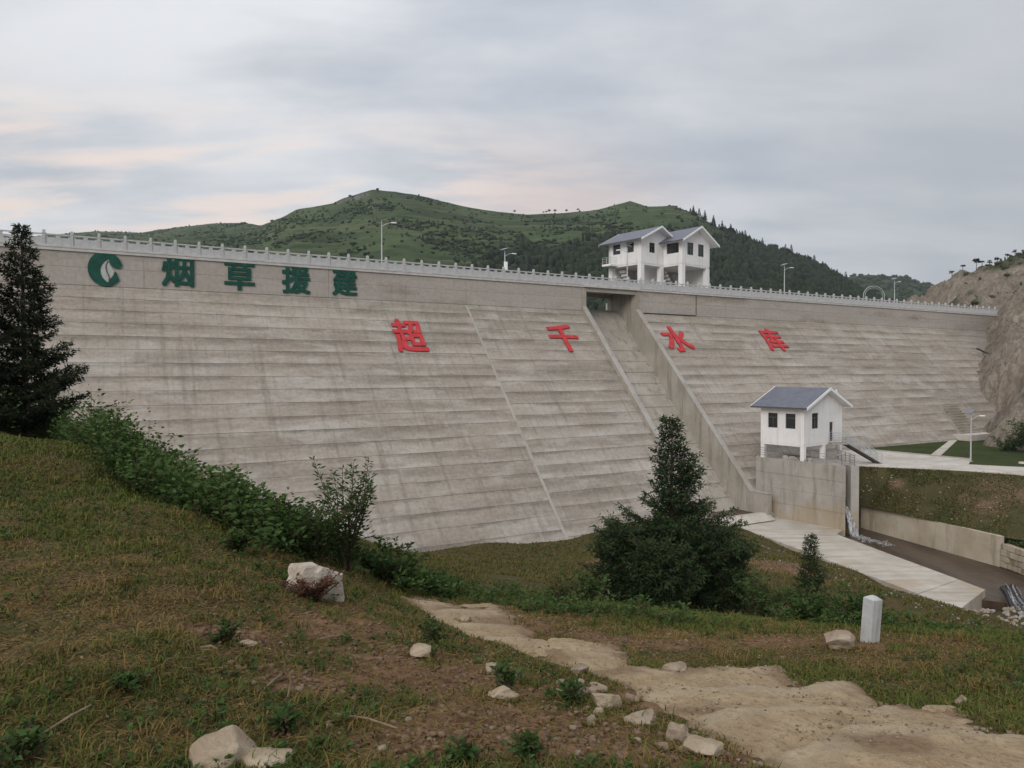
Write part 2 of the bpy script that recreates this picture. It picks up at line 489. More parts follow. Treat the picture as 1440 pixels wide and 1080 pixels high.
def mat_lawn(name, a, b, c):
    t = NT(name); v = t.coord()
    n0 = t.noise(v, 0.25, 4, 0.6); n1 = t.noise(v, 1.6, 6, 0.7); n2 = t.noise(v, 7, 4, 0.7)
    col = t.mix(t.rng(n0, 0.35, 0.65), a, b)
    col = t.mix(t.math('MULTIPLY', t.rng(n1, 0.46, 0.68), 0.8), col, c)
    col = t.mix(t.math('MULTIPLY', t.rng(n2, 0.45, 0.7), 0.5), col, tuple(q * 0.45 for q in a))
    so = t.math('ADD', t.attr('soil'), t.math('MULTIPLY', t.math('SUBTRACT', n1, 0.5), 0.8))
    col = t.mix(t.math('MULTIPLY', t.rng(so, 0.30, 0.95), 0.85), col, t.mix(t.rng(n2, 0.35, 0.65), (0.105, 0.058, 0.036), (0.21, 0.145, 0.10)))
    return t.bsdf(col, 0.97, t.bump(t.math('ADD', n1, n2), 0.8, 0.12), 0, 0.1)


def mat_water(name, col, rough=0.12, ripple=2.5):
    t = NT(name); v = t.coord((1, 1, 1))
    n = t.noise(v, ripple, 4, 0.6)
    n2 = t.noise(t.coord((1, .35, 1)), .5, 5, 0.6)
    c2 = t.mix(t.rng(n2, .35, .65), tuple(q * .6 for q in col), tuple(q * 1.35 for q in col))
    return t.bsdf(c2, rough, t.bump(n, 0.8, 0.06), 0, 0.25)


def mat_jet():
    t = NT('white_water')
    n = t.noise(t.coord((9, 9, .9)), 1.0, 5, 0.65); n2 = t.noise(t.coord(), 5.0, 5, 0.7)
    col = t.mix(t.rng(n, .40, .62), (0.16, 0.15, 0.135), (0.60, 0.62, 0.65))
    col = t.mix(t.math('MULTIPLY', t.rng(n2, .45, .7), .5), col, (0.24, 0.22, 0.20))
    return t.bsdf(col, 0.35, t.bump(n, 0.6, 0.05), 0, 0.5, 0.2)


def mat_apron():
    t = NT('apron_concrete')
    rot = (0, 0, -math.atan2(-0.966, 0.258))
    a = t.noise(t.coord((.12, 1.6, 1), (0, 0, 0), rot), 1.0, 6, 0.65); b = t.noise(t.coord(), .35, 5, .6); c = t.noise(t.coord(), 3.5, 5, .7)
    col = t.mix(t.rng(b, .3, .7), (0.40, 0.36, 0.305), (0.52, 0.48, 0.425))
    col = t.mix(t.math('MULTIPLY', t.rng(a, .45, .68), .65), col, (0.29, 0.245, 0.185))
    col = t.mix(t.math('MULTIPLY', t.rng(c, .5, .75), .35), col, (0.27, 0.23, 0.18))
    col = t.mix(t.math('MULTIPLY', t.rng(t.noise(t.coord((1, 1, 1), (5, 2, 0)), .22, 3, .5), .52, .66), .5), col, (0.34, 0.25, 0.155))
    return t.bsdf(col, .9, t.bump(c, .35, .03), 0, .2)


def mat_roof():
    t = NT('roof_sheet'); v = t.coord()
    n = t.noise(v, 1.2, 5, 0.6)
    sep = t.n('ShaderNodeSeparateXYZ'); t.l(v, sep.inputs[0])
    rib = t.math('FRACT', t.math('MULTIPLY', sep.outputs[1], 3.0))
    rr = t.rng(t.math('ABSOLUTE', t.math('SUBTRACT', rib, 0.5)), 0.36, 0.5)
    col = t.mix(t.rng(n, 0.3, 0.7), (0.098, 0.105, 0.135), (0.135, 0.142, 0.175))
    return t.bsdf(col, 0.5, t.bump(rr, 0.5, 0.03), 0, 0.4)


M = dict(
    dam=mat_dam(),
    conc=mat_concrete('plain_concrete', (0.33, 0.305, 0.275), (0.40, 0.375, 0.345)),
    chute=mat_concrete('chute_concrete', (0.31, 0.28, 0.235), (0.40, 0.365, 0.32), (0.15, 0.13, 0.095), 0.75),
    block=mat_concrete('block_concrete', (0.32, 0.295, 0.265), (0.42, 0.395, 0.36), (0.17, 0.145, 0.115), 0.8, 1.0, 0.55),
    pale=mat_concrete('pale_concrete', (0.42, 0.385, 0.335), (0.56, 0.525, 0.475), (0.27, 0.225, 0.17), 0.6),
    apron=mat_apron(),
    wallc=mat_concrete('channel_concrete', (0.38, 0.32, 0.235), (0.50, 0.44, 0.35), (0.20, 0.16, 0.105), 0.75),
    stone=mat_plain('rail_stone', (0.47, 0.47, 0.475), 0.8, 0.10, 2.0),
    cope=mat_plain('coping_stone', (0.50, 0.49, 0.475), 0.85, 0.12, 1.5),
    white=mat_concrete('white_render', (0.74, 0.725, 0.715), (0.82, 0.805, 0.80), (0.52, 0.49, 0.45), 0.45, 1.3),
    trim=mat_plain('white_trim', (0.82, 0.82, 0.82), 0.7, 0.04, 2.0, bump=0),
    roof=mat_roof(),
    glass=mat_plain('dark_glass', (0.02, 0.024, 0.024), 0.08, 0.3, 1.0, spec=0.6, bump=0),
    frame=mat_plain('window_frame', (0.10, 0.10, 0.10), 0.5, 0.1, bump=0),
    dark=mat_plain('dark_door', (0.045, 0.04, 0.038), 0.6, 0.2),
    steel=mat_plain('galvanised_steel', (0.48, 0.49, 0.50), 0.45, 0.1, 8.0, 0.3, 0.5, 0),
    stain=mat_plain('dull_steel', (0.27, 0.265, 0.26), 0.5, 0.2, 8.0, 0.4, 0.5, 0),
    solar=mat_plain('solar_cell', (0.12, 0.125, 0.14), 0.3, 0.2, 5.0, 0, 0.5, 0),
    red=mat_plain('red_paint', (0.48, 0.034, 0.040), 0.65, 0.20, 1.2, bump=0.05),
    green=mat_plain('green_paint', (0.004, 0.068, 0.047), 0.6, 0.3, 1.2, bump=0.05),
    logo_w=mat_plain('pale_paint', (0.42, 0.46, 0.44), 0.7, 0.1, 2.0, bump=0.05),
    vein=mat_plain('brown_paint', (0.12, 0.075, 0.05), 0.7, 0.1, 2.0, bump=0),
    ground=mat_ground(), sand=mat_sand(),
    rock4=mat_rock('buff_limestone', (0.30, 0.23, 0.155), (0.44, 0.36, 0.265), (0.16, 0.11, 0.07), 1.8),
    rubble=mat_rock('grey_rubble', (0.24, 0.22, 0.20), (0.38, 0.355, 0.33), (0.13, 0.11, 0.095), 1.5),
    clod=mat_rock('soil_clod', (0.13, 0.078, 0.047), (0.25, 0.165, 0.105), (0.32, 0.245, 0.17), 4.0),
    rock3=mat_rock('tan_stone', (0.22, 0.165, 0.115), (0.34, 0.275, 0.205), (0.12, 0.082, 0.052), 2.5),
    rock=mat_rock('pale_limestone', (0.36, 0.30, 0.235), (0.55, 0.49, 0.42), (0.17, 0.125, 0.085), 1.3),
    rock2=mat_rock('earthy_stone', (0.24, 0.18, 0.125), (0.40, 0.33, 0.255), (0.13, 0.09, 0.06)),
    hill=mat_hill('hill_scrub'), hill2=mat_hill('far_hill_scrub', 1.15),
    cut=mat_cut(),
    lawn=mat_lawn('lawn_turf', (0.034, 0.048, 0.015), (0.050, 0.066, 0.020), (0.068, 0.075, 0.028)),
    bank=mat_lawn('bank_turf', (0.066, 0.058, 0.025), (0.092, 0.076, 0.034), (0.044, 0.056, 0.018)),
    water=mat_water('brown_water', (0.060, 0.040, 0.026), 0.35),
    lake=mat_water('lake_water', (0.03, 0.045, 0.035), 0.06, 0.6),
    foam=mat_jet(),
    bark=mat_plain('bark', (0.075, 0.052, 0.036), 0.95, 0.35, 9.0, bump=0.6),
    twig=mat_plain('dry_twig', (0.22, 0.165, 0.105), 0.9, 0.25, 14.0),
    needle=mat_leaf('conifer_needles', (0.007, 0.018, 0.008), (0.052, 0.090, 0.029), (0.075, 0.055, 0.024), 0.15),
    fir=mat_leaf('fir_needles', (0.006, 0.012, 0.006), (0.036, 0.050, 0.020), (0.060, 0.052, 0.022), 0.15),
    leaf=mat_leaf('weed_leaves', (0.012, 0.030, 0.008), (0.080, 0.138, 0.034), (0.10, 0.06, 0.035), 0.25),
    grass=mat_leaf('grass_blades', (0.026, 0.042, 0.007), (0.145, 0.165, 0.032), (0.25, 0.155, 0.056), 0.25),
    wood=mat_leaf('far_foliage', (0.008, 0.017, 0.009), (0.040, 0.062, 0.024), (0.10, 0.10, 0.05), 0.1),
    litter=mat_leaf('dead_leaves', (0.030, 0.018, 0.010), (0.15, 0.085, 0.045), (0.26, 0.19, 0.11), 0.1),
    redleaf=mat_leaf('dry_red_leaves', (0.075, 0.030, 0.018), (0.19, 0.085, 0.05), (0.16, 0.11, 0.06), 0.2),
    tarmac=mat_concrete('crest_road_concrete', (0.34, 0.33, 0.31), (0.42, 0.41, 0.39)),
)

# ------------------------------------------------------------------ dam frame
dvec = np.array([1784.0, 1000.0, 0]); dvec /= np.linalg.norm(dvec)
nvec = np.array([dvec[1], -dvec[0], 0])              # downstream
P0 = at(20, 319, 59.0); P0[2] = 0
ANG = math.atan2(dvec[1], dvec[0])
MS = 0.92                                            # run of the downstream face per metre of fall
ZK, ZR = 7.4, 10.5                                   # foot of the upright wall, crest road


def DW(s, u, z): return P0 + dvec * s + nvec * u + np.array([0, 0, z])


def wall_px(x, y, u=0.0):
    r = ray(x, y); t = (u + P0 @ nvec) / (r @ nvec); p = r * t
    return (p - P0) @ dvec, p[2]


def face_px(x, y):
    r = ray(x, y); t = (MS * ZK + P0 @ nvec) / (r @ nvec + MS * r[2]); p = r * t
    return (p - P0) @ dvec, p[2]


# ------------------------------------------------------------------ terrain
def px(x, y, Y): p = at(x, y, Y); return tuple(p)


CTRL = [px(*q) for q in [
    (720, 1080, 2.9), (0, 1080, 2.8), (1440, 1080, 3.0), (360, 1080, 2.85), (1080, 1080, 2.95),
    (0, 900, 4.2), (0, 800, 5.6), (0, 700, 8.5), (0, 606, 14), (0, 590, 17),
    (200, 900, 4.2), (200, 800, 5.7), (200, 720, 8), (170, 643, 11.5), (300, 730, 8.5), (400, 770, 8.6), (470, 805, 8.3),
    (435, 840, 6.5), (560, 850, 8.2), (300, 900, 4.6), (520, 900, 5.4), (720, 900, 6.2), (720, 980, 4.2), (620, 850, 9), (700, 870, 8),
    (850, 900, 7), (1000, 940, 5.7), (1130, 960, 5.3), (1230, 905, 6.8), (1340, 1000, 4.6), (1440, 1030, 4.0), (1440, 900, 7), (1440, 950, 5.6),
    (900, 860, 10), (1000, 868, 10), (800, 850, 10.5), (720, 838, 12), (1100, 880, 8.5),
    (940, 862, 16), (760, 830, 20), (870, 790, 40), (640, 800, 30), (600, 790, 45),
    (1230, 852, 20), (1250, 834, 35), (1100, 832, 20), (1120, 792, 45), (1440, 925, 12), (1440, 915, 20), (1440, 905, 30), (1400, 888, 38), (1340, 882, 25), (1340, 872, 38), (1060, 775, 55)]]
CTRL += [(-11, 17, -1.7), (-5, 14, -3.4), (-2.5, 12, -3.5), (-14, 30, -5.0), (-38, 52, -4.7), (-31, 53, -6.4), (-45, 50, -1.5), (-60, 48, 6), (-60, 20, 3), (-25, 22, -2.5),
         (-30, 5, -0.8), (-30, -15, 0), (0, -15, -0.8), (0, 0, -1.55), (20, -10, -2.5), (30, 5, -6), (45, 20, -13), (60, 35, -17),
         (28, 66, -17), (30, 60, -17), (31, 50, -17), (38, 55, -18.5), (40, 70, -18), (60, 60, -18), (45, 90, -18), (24, 80, -18)]
for x, y in [(250, 660), (430, 730), (545, 777), (650, 767), (740, 765), (800, 757), (880, 737)]:
    s_, z_ = face_px(x, y); p = DW(s_, MS * (ZK - z_), z_); CTRL.append(tuple(p))
    q = DW(s_, MS * (ZK - z_) - 5, z_ + 0.6); CTRL.append(tuple(q))
q_edge = [atz(1050, 745, -15.2), atz(1200, 801, -15.2), atz(1350, 857, -15.2)]
for q in q_edge: CTRL.append((q[0] - 0.2, q[1], -15.12))
CTRL += [(29.5, 43.6, -15.25), (33.5, 46.2, -15.3), (37, 48.2, -15.7), (31, 39.5, -14.4), (35, 42.5, -14.9), (39, 45, -15.4), (42, 52, -16.2)]
TERR = RBF(CTRL)


E0 = np.array(q_edge[0][:2]); E1 = np.array(q_edge[2][:2]); EL = np.linalg.norm(E1 - E0); ED = (E1 - E0) / EL; EN = np.array([-ED[1], ED[0]])
if EN[0] < 0: EN = -EN


def terr0(x, y):
    """hillside on the camera's side; it ends at the near edge of the concrete apron"""
    x = np.asarray(x, float); y = np.asarray(y, float)
    z = TERR(x, y)
    side = (x - E0[0]) * EN[0] + (y - E0[1]) * EN[1]; al = (x - E0[0]) * ED[0] + (y - E0[1]) * ED[1]
    past = np.maximum(al - EL, 0)
    cap = -15.12 - np.clip(side, -0.3, 6) * 0.5 * np.maximum(smooth(past, 0.8, 0.0), smooth(side, 4.2, 5.4)) + past * 0.05 - .22 * smooth(past, 0, .5) + np.maximum(-side - .3, 0) * 0.42
    return np.where((side > -25) & (al > -8), np.minimum(z, cap), z)


def ground_hit(x, y, fn=None, y0=1.5, y1=90):
    fn = fn or terr0
    r = ray(x, y); Y = np.geomspace(y0, y1, 900)
    d = fn(r[0] * Y, Y) - r[2] * Y
    i = np.argmax(d > 0) if (d > 0).any() else len(Y) - 1
    return r[0] * Y[i], Y[i]


def blobs(x, y, lst):
    m = np.zeros_like(x)
    for cx, cy, rx, ry in lst: m = np.maximum(m, np.exp(-(((x - cx) / rx) ** 2 + ((y - cy) / ry) ** 2)))
    return m


SOIL = []
for x, y, rx, ry in [(655, 962, 0.75, 0.75), (740, 1010, 0.75, 0.5), (560, 930, 0.5, 0.5), (820, 1040, 0.7, 0.4), (700, 880, 0.9, 1.0), (860, 900, 0.6, 0.5),
                     (930, 985, 0.5, 0.5), (480, 890, 0.55, 0.45), (600, 1040, 0.5, 0.3), (330, 900, 0.35, 0.3), (420, 960, 0.35, 0.25), (960, 915, 0.7, 0.35), (800, 835, 1.3, 1.0),
                     (940, 1060, 0.5, 0.3), (280, 700, 0.5, 0.9), (350, 745, 0.6, 0.6), (1090, 905, 0.6, 0.4), (1180, 912, 0.5, 0.35), (900, 790, 4, 8), (1120, 800, 4, 6)]:
    a, b = ground_hit(x, y); SOIL.append((a, b, rx, ry))

PATH_PX = [(560, 838), (600, 843), (632, 850), (640, 858), (705, 856), (722, 872), (752, 893), (772, 904), (800, 903), (850, 908), (890, 928), (908, 945), (945, 953), (1000, 944), (1085, 934),
           (1128, 962), (1195, 962), (1240, 985), (1285, 1006), (1340, 1004), (1420, 1035), (1475, 1046), (1600, 1130), (1500, 1200), (1100, 1200), (1040, 1082), (1026, 1060), (950, 1022), (895, 1000),
           (852, 965), (800, 947), (760, 936), (725, 925), (695, 908), (640, 893), (596, 872), (575, 855)]
PATH = np.array([ground_hit(x, min(y, 1150), y0=1.0) for x, y in PATH_PX])


def poly_sdf(x, y, P):
    """signed distance, positive inside"""
    d = np.full(x.shape, 1e9); ins = np.zeros(x.shape, bool)
    n = len(P)
    for i in range(n):
        ax, ay = P[i]; bx, by = P[(i + 1) % n]
        ex, ey = bx - ax, by - ay
        t = np.clip(((x - ax) * ex + (y - ay) * ey) / (ex * ex + ey * ey + 1e-12), 0, 1)
        d = np.minimum(d, np.hypot(x - ax - t * ex, y - ay - t * ey))
        c = ((ay > y) != (by > y)) & (x < (bx - ax) * (y - ay) / (by - ay + 1e-12) + ax)
        ins ^= c
    return np.where(ins, d, -d)


def near_w(x, y): return smooth(np.hypot(x, y), 26, 14)


def soilmask(x, y): return blobs(x, y, SOIL) * (.9 + .5 * fbm(x / .5, y / .5, 3, 107))


def terr(x, y):
    r = np.hypot(x, y)
    z = terr0(x, y)
    nw = smooth(r, 22, 12)
    z = z + fbm(x / 1.6, y / 1.6, 3, 3) * 0.07 * nw + fbm(x / 0.33, y / 0.33, 3, 5) * 0.022 * nw
    sm = soilmask(x, y) * nw
    z = z + np.maximum(fbm(x / 0.16, y / 0.16, 3, 9), 0) * 0.05 * sm
    z = z + fbm(x / 7, y / 7, 4, 21) * 0.35 * (1 - nw) * smooth(r, 12, 30)
    return z


def axis(a0, a1, step, lo, hi, g):
    v = list(np.arange(a0, a1 + 1e-6, step)); s = step; x = a1
    while x < hi: s = min(s * g, 1.6); x += s; v.append(x)
    s = step; x = a0
    while x > lo: s = min(s * g, 1.6); x -= s; v.insert(0, x)
    return np.array(v)


gx = axis(-6.5, 7.0, 0.05, -70, 70, 1.10); gy = axis(1.4, 12.0, 0.05, -20, 88, 1.07)
GX, GY = np.meshgrid(gx, gy)
GZ = terr(GX, GY)
ps = poly_sdf(GX, GY, PATH)
GZ = GZ - 0.05 * smooth(ps, 0.1, 0.3)


def grid_quads(nx, ny, keep=None):
    i = np.arange(nx - 1)[None, :] + np.arange(ny - 1)[:, None] * nx
    q = np.stack([i, i + 1, i + 1 + nx, i + nx], -1)
    if keep is not None: q = q[keep]
    return q.reshape(-1, 4)


o = np_mesh('ground', np.stack([GX, GY, GZ], -1).reshape(-1, 3), grid_quads(len(gx), len(gy)), None, M['ground'],
            attrs={'soil': soilmask(GX, GY).ravel()}, smooth_=True)
setp(o, 'hillside of trampled dry grass and reddish soil', kind='structure')

# the path of broken, grit covered steps
px_, py_ = np.arange(PATH[:, 0].min() - .2, 5.2, 0.03), np.arange(1.9, PATH[:, 1].max() + .3, 0.03)
QX, QY = np.meshgrid(px_, py_)
sd = poly_sdf(QX + fbm(QX / 0.22, QY / 0.22, 4, 31, .7) * 0.15 + fbm(QX / .09, QY / .09, 2, 35) * .07, QY + fbm(QX / 0.22, QY / 0.22, 4, 33, .7) * 0.15 + fbm(QX / .09, QY / .09, 2, 36) * .07, PATH)
# steps run down and away to the left
sdir = np.array([-0.34, 0.94])
along = (QX * sdir[0] + QY * sdir[1]) + fbm(QX / 0.9, QY / 0.9, 3, 37) * 0.22
st = along / 0.66
saw = st - np.floor(st)
step_h = smooth(saw, 0.0, 0.86) * 0.06 - smooth(saw, 0.93, 1.0) * 0.06
LE = PATH[25:]
dl = np.full(QX.shape, 9.0)
for i in range(len(LE) - 1):
    e = LE[i + 1] - LE[i]; tq = np.clip(((QX - LE[i][0]) * e[0] + (QY - LE[i][1]) * e[1]) / (e @ e), 0, 1); dl = np.minimum(dl, np.hypot(QX - LE[i][0] - tq * e[0], QY - LE[i][1] - tq * e[1]))
step_h = step_h * smooth(dl, .0, .45)
QZ = terr0(QX, QY) + fbm(QX / 1.6, QY / 1.6, 3, 3) * 0.05 + step_h + fbm(QX / 0.30, QY / 0.30, 5, 41, .6) * 0.018 + fbm(QX / 0.085, QY / 0.085, 3, 43, .7) * 0.020
DIRT = blobs(QX, QY, [(*ground_hit(x, y), rx, ry) for x, y, rx, ry in ((720, 882, .55, .55), (655, 864, .5, .35), (770, 925, .25, .3), (1000, 1000, .3, .15), (1250, 1050, .3, .2), (860, 950, .3, .2), (690, 905, .25, .2))])
QZ = QZ - 0.012 - 0.16 * smooth(sd, 0.05, -0.06)
keep = (sd[:-1, :-1] > -0.1)
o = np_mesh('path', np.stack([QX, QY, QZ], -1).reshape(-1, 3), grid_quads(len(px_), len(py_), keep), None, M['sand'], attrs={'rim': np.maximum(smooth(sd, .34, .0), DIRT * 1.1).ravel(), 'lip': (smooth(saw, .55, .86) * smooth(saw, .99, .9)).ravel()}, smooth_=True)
setp(o, 'broken grit covered steps leading down the slope', kind='structure')

# wide base sheet out to the horizon
mb = MB(); mb.box(-1650, 1650, -1650, 1700, -27, -26)
setp(mb.build('terrain', M['bank']), kind='structure')


# ------------------------------------------------------------------ hills
def skyline(xs, ys, q): return np.interp(q, xs, ys)


SKX = [-900, -500, -200, 0, 140, 200, 240, 300, 345, 368, 400, 418, 470, 484, 525, 560, 600, 650, 700, 740, 800, 840, 885, 910, 945, 975, 1010, 1060, 1110, 1150, 1180, 1205, 1250, 1350, 1600]
SKY = [330, 345, 352, 336, 326, 328, 322, 315, 314, 318, 306, 296, 287, 280, 268, 271, 278, 291, 299, 303, 300, 296, 284, 292, 290, 301, 322, 345, 361, 378, 395, 411, 430, 445, 450]


def hill_mesh(name, SX, SY, Yr, Y0, z0, mat, nx, ny, forest=None, rocky=None, amp=5.0, fine=1.2, x0=-900, x1=1600):
    xs = np.linspace(x0, x1, nx); tt = np.concatenate([np.linspace(0, 1, ny), np.linspace(1.03, 1.8, 14)])
    Xp, T = np.meshgrid(xs, tt)
    ysk = skyline(SX, SY, Xp)
    yr = Yr(Xp)
    Yd = Y0 + (yr - Y0) * T + fbm(Xp / 120.0, T * 3, 3, 61) * 18 * np.sin(np.pi * np.clip(T, 0, 1))
    zr = yr * (522 - ysk) / 1000.0
    g = np.where(T <= 1, np.clip(T, 0, 1) ** 0.85, 1 - (T - 1) ** 1.2 * 1.2)
    X = Yd * (Xp - 720) / 1000.0
    Z = z0 + (zr - z0) * g
    w = np.sin(np.pi * np.clip(T, 0, 1)) ** 0.7
    Z = Z + fbm(X / 70, Yd / 70, 5, 63) * amp * w + fbm(X / 9, Yd / 9, 3, 65) * fine * (0.35 + 0.65 * w)
    # old terraces
    ter = 4.5
    k = Z / ter + fbm(X / 60, Yd / 60, 2, 67) * 0.8
    Z = Z + (smooth(k - np.floor(k), 0.55, 1.0) - (k - np.floor(k))) * 1.3 * w
    fo = forest(Xp, T) if forest else np.zeros_like(Z); ro = rocky(Xp, T) if rocky else np.zeros_like(Z)
    o = np_mesh(name, np.stack([X, Yd, Z], -1).reshape(-1, 3), grid_quads(nx, len(tt)), None, mat, attrs={'forest': fo.ravel(), 'rocky': ro.ravel()}, smooth_=True)
    setp(o, kind='structure')
    return X, Yd, Z, T, Xp, fo


def main_forest(x, t):
    n = fbm(x / 60, t * 5, 4, 71)
    a = smooth(x + n * 90, 930, 1010)
    b = smooth(x + n * 120, 640, 800) * smooth(t + n * 0.22, 0.62, 0.36)
    c = smooth(t + n * 0.2, 0.22, 0.08)
    return np.clip(np.maximum(np.maximum(a, b), c * 0.7), 0, 1)


def main_rocky(x, t):
    def spot(cx, cw, t0, t1): return smooth(np.abs(x - cx), cw, cw * 0.6) * smooth(t, t0, t0 + .02) * smooth(t, t1, t1 - .02)
    n = smooth(fbm(x / 14, t * 25, 3, 73), -0.1, 0.35)
    return np.clip(spot(497, 28, 0.90, 0.985) * (0.4 + 0.6 * n) + spot(425, 16, 0.95, 1.0) * n * 0.8 + 0.0, 0, 1)


def ridge_depth(x):
    return 520 + 330 * smooth(x, 420, 220) - 90 * smooth(x, 900, 1150)


HX, HY, HZ, HT, HP, HF = hill_mesh('hill', SKX, SKY, ridge_depth, 225.0, 8.0, M['hill'], 620, 110, main_forest, main_rocky)
S2X = [1000, 1100, 1150, 1180, 1200, 1225, 1262, 1290, 1312, 1340, 1420, 1700]
S2Y = [440, 420, 404, 393, 388, 387, 389, 397, 404, 408, 400, 396]
D2 = hill_mesh('distant_hill', S2X, S2Y, lambda x: 900.0 + 0 * x, 420.0, 8.0, M['hill2'], 160, 50, lambda x, t: 0.55 + 0 * x, None, 6, 2.5, 1000, 1700)

# reservoir
mb = MB(); a = DW(-60, -6.2, 0); b = DW(175, -6.2, 0)
mb.prism_z([a[:2], b[:2], (b + np.array([400, 500, 0]))[:2], (a + np.array([-500, 800, 0]))[:2]], 3.0, 6.0)
setp(mb.build('water', M['lake']), kind='structure')

# right hand rock cutting and abutment
CUT = [(73.2, 107.5, -9.8), (67, 98, -9.8), (62.0, 89.5, -9.9), (66, 82, -10.2), (73, 75, -11), (84, 66, -12.5), (100, 56, -14), (81, 123.3, 2.7), (92, 136, 11.6), (72.8, 109.5, -9), (69.5, 91, -0.5), (64.2, 92.5, -6.0), (65.5, 87, -5.2), (70, 82, -4), (70, 100, -4.5), (74, 97, 1), (78, 88, 3), (79, 106, 2.0), (75, 112, -3), (86, 122, 7.5), (88, 112, 8.5),
       (93, 130, 13.0), (98, 134, 17.5), (96, 122, 15), (105, 128, 20.5), (115, 128, 25), (110, 110, 19), (100, 100, 13), (95, 88, 8), (110, 80, 9), (130, 100, 22), (160, 120, 32),
       (108, 190, 19.0), (118, 190, 25.0), (125, 190, 26.8), (138, 192, 29.5), (150, 194, 33), (104, 165, 14.0), (98, 158, 11.5), (112, 166, 17.5), (122, 166, 20), (104, 145, 15), (112, 150, 18), (122, 150, 21),
       (98, 180, 9), (92, 165, 5), (90, 150, 4), (100, 205, 10), (130, 215, 20), (160, 220, 30), (180, 260, 25), (80, 150, 2), (84, 142, 2), (86, 180, 3), (58, 118, -16), (58, 100, -16), (60, 85, -15), (64, 74, -15), (76, 64, -16), (54, 92, -15)]
CUTF = RBF(CUT, 2.0)
cxs = np.arange(56, 190, 0.5); cys = np.arange(56, 270, 0.55)
CX_, CY_ = np.meshgrid(cxs, cys)


def cut_z(x, y):
    z = CUTF(x, y)
    # bedding ledges in the cutting beyond the dam
    w = smooth(y, 138, 150); k = z / 3.2 + fbm(x / 14, y / 14, 3, 89) * .9
    z = z + (smooth(k - np.floor(k), .35, .75) - (k - np.floor(k))) * 2.6 * w
    return z + fbm(x / 9, y / 9, 5, 81) * 2.0 + np.abs(fbm((x + y) / 3.2, (x - y) / 9.0, 5, 83, .6)) * 3.2 + fbm(x / 1.6, y / 1.6, 3, 84) * .9 - 0.9


CZ_ = cut_z(CX_, CY_)
CGR = np.clip(smooth(fbm(CX_ / 13, CY_ / 13, 4, 85), 0.05, 0.35) * smooth(CY_, 140, 160) + smooth(CZ_ + fbm(CX_ / 6, CY_ / 6, 3, 87) * 3, 25.5, 28) * 0.8 * smooth(CY_, 150, 170)
              + smooth(np.hypot((CX_ - 76) / 9, (CY_ - 84) / 9) - fbm(CX_ / 3, CY_ / 3, 3, 88) * 0.4, 1.1, 0.6), 0, 1)
o = np_mesh('hillside', np.stack([CX_, CY_, CZ_], -1).reshape(-1, 3), grid_quads(len(cxs), len(cys)), None, M['cut'], attrs={'green': CGR.ravel()}, smooth_=True)
setp(o, 'brown cut rock hillside at the right end of the dam', kind='structure')

# ------------------------------------------------------------------ the dam
dam = thing('gravity_dam', 'long grey concrete dam with sloping stained face and upright top wall', 'dam', tuple(P0), ANG)
S_L, S_R = -22.0, 158.0
G0, G1 = 57.5, 65.2                                       # spillway gap between inner faces of its walls
TW = 0.6                                                  # wall thickness


def face_u(z): return MS * (ZK - z)


mono = [-22, -6, 9.5, 26, 41.3, G0 - TW] + [G1 + TW, 81, 97, 113, 129, 144, 158]
spans = [(mono[i], mono[i + 1]) for i in range(5)] + [(mono[i], mono[i + 1]) for i in range(6, 12)]
LIFT = 1.12
J = 0.009
rl = random.Random(3)
for a, b in spans:
    ph = 0.5 if 41 < a < 50 else 0.0                     # the pours right of the slanted joint are half a lift out of step
    for k in range(22 if ph else 21):
        zt = min(ZK, ZK - (k - ph) * LIFT); zb = ZK - (k + 1 - ph) * LIFT
        if a > 100 and zb < -14: continue
        off = rl.uniform(-0.012, 0.012); bt = rl.uniform(0.0, 0.014)
        # each pour leans out a little at its foot
        ut, ub = face_u(zt - J) + off - 0.015, face_u(zb + J) + off + bt
        mb = MB(); e = 0.012; d_ = 0.5
        mb.prism_x([(-ut, zt - J), (-ub, zb + J), (-ub + d_, zb + J), (-ut + d_, zt - J)], a + (e if abs(a - 41.3) < .1 else .003), b - (e if abs(b - 41.3) < .1 else .003))
        lo_ = mb.build('concrete_lift', M['dam'], dam)
        a_ = lo_.data.attributes.new('lt', 'FLOAT', 'POINT'); a_.data.foreach_set('value', [0.001, 1.0, 1.0, 0.001] * 2)
        a_ = lo_.data.attributes.new('tone', 'FLOAT', 'POINT'); a_.data.foreach_set('value', [rl.random()] * 8)
    # upright wall: two pours and the coping
    zs = [ZK + 0.012, 8.95, ZR - 0.25]
    for k in range(2):
        mb = MB(); mb.box(a + .01, b - .01, -0.02 - rl.uniform(0, 0.012), 0.5, zs[k], zs[k + 1] - 0.015); mb.build('wall_pour', M['dam'], dam)
# solid core behind the pours
for a, b in ((S_L, G0 - TW), (G1 + TW, S_R)):
    mb = MB(); mb.prism_x([(6.0, ZR - .3), (0.1, ZR - .3), (0.1, ZK), (-face_u(-17) + 0.1, -17), (-face_u(-17) + 0.1, -20), (6.0, -20)], a + 0.02, b - 0.02)
    mb.build('core', M['conc'], dam)
mb = MB(); mb.box(S_L, S_R, -0.16, 6.1, ZR - 0.25, ZR); mb.build('crest_slab', M['cope'], dam)

mb = MB(); mb.prism_x([(-face_u(ZK - .05) - .03, ZK - .05), (-face_u(-16.5) - .03, -16.5), (-face_u(-16.5) + .1, -16.5), (-face_u(ZK - .05) + .1, ZK - .05)], 41.16, 41.44); mb.build('joint_strip', M['conc'], dam)
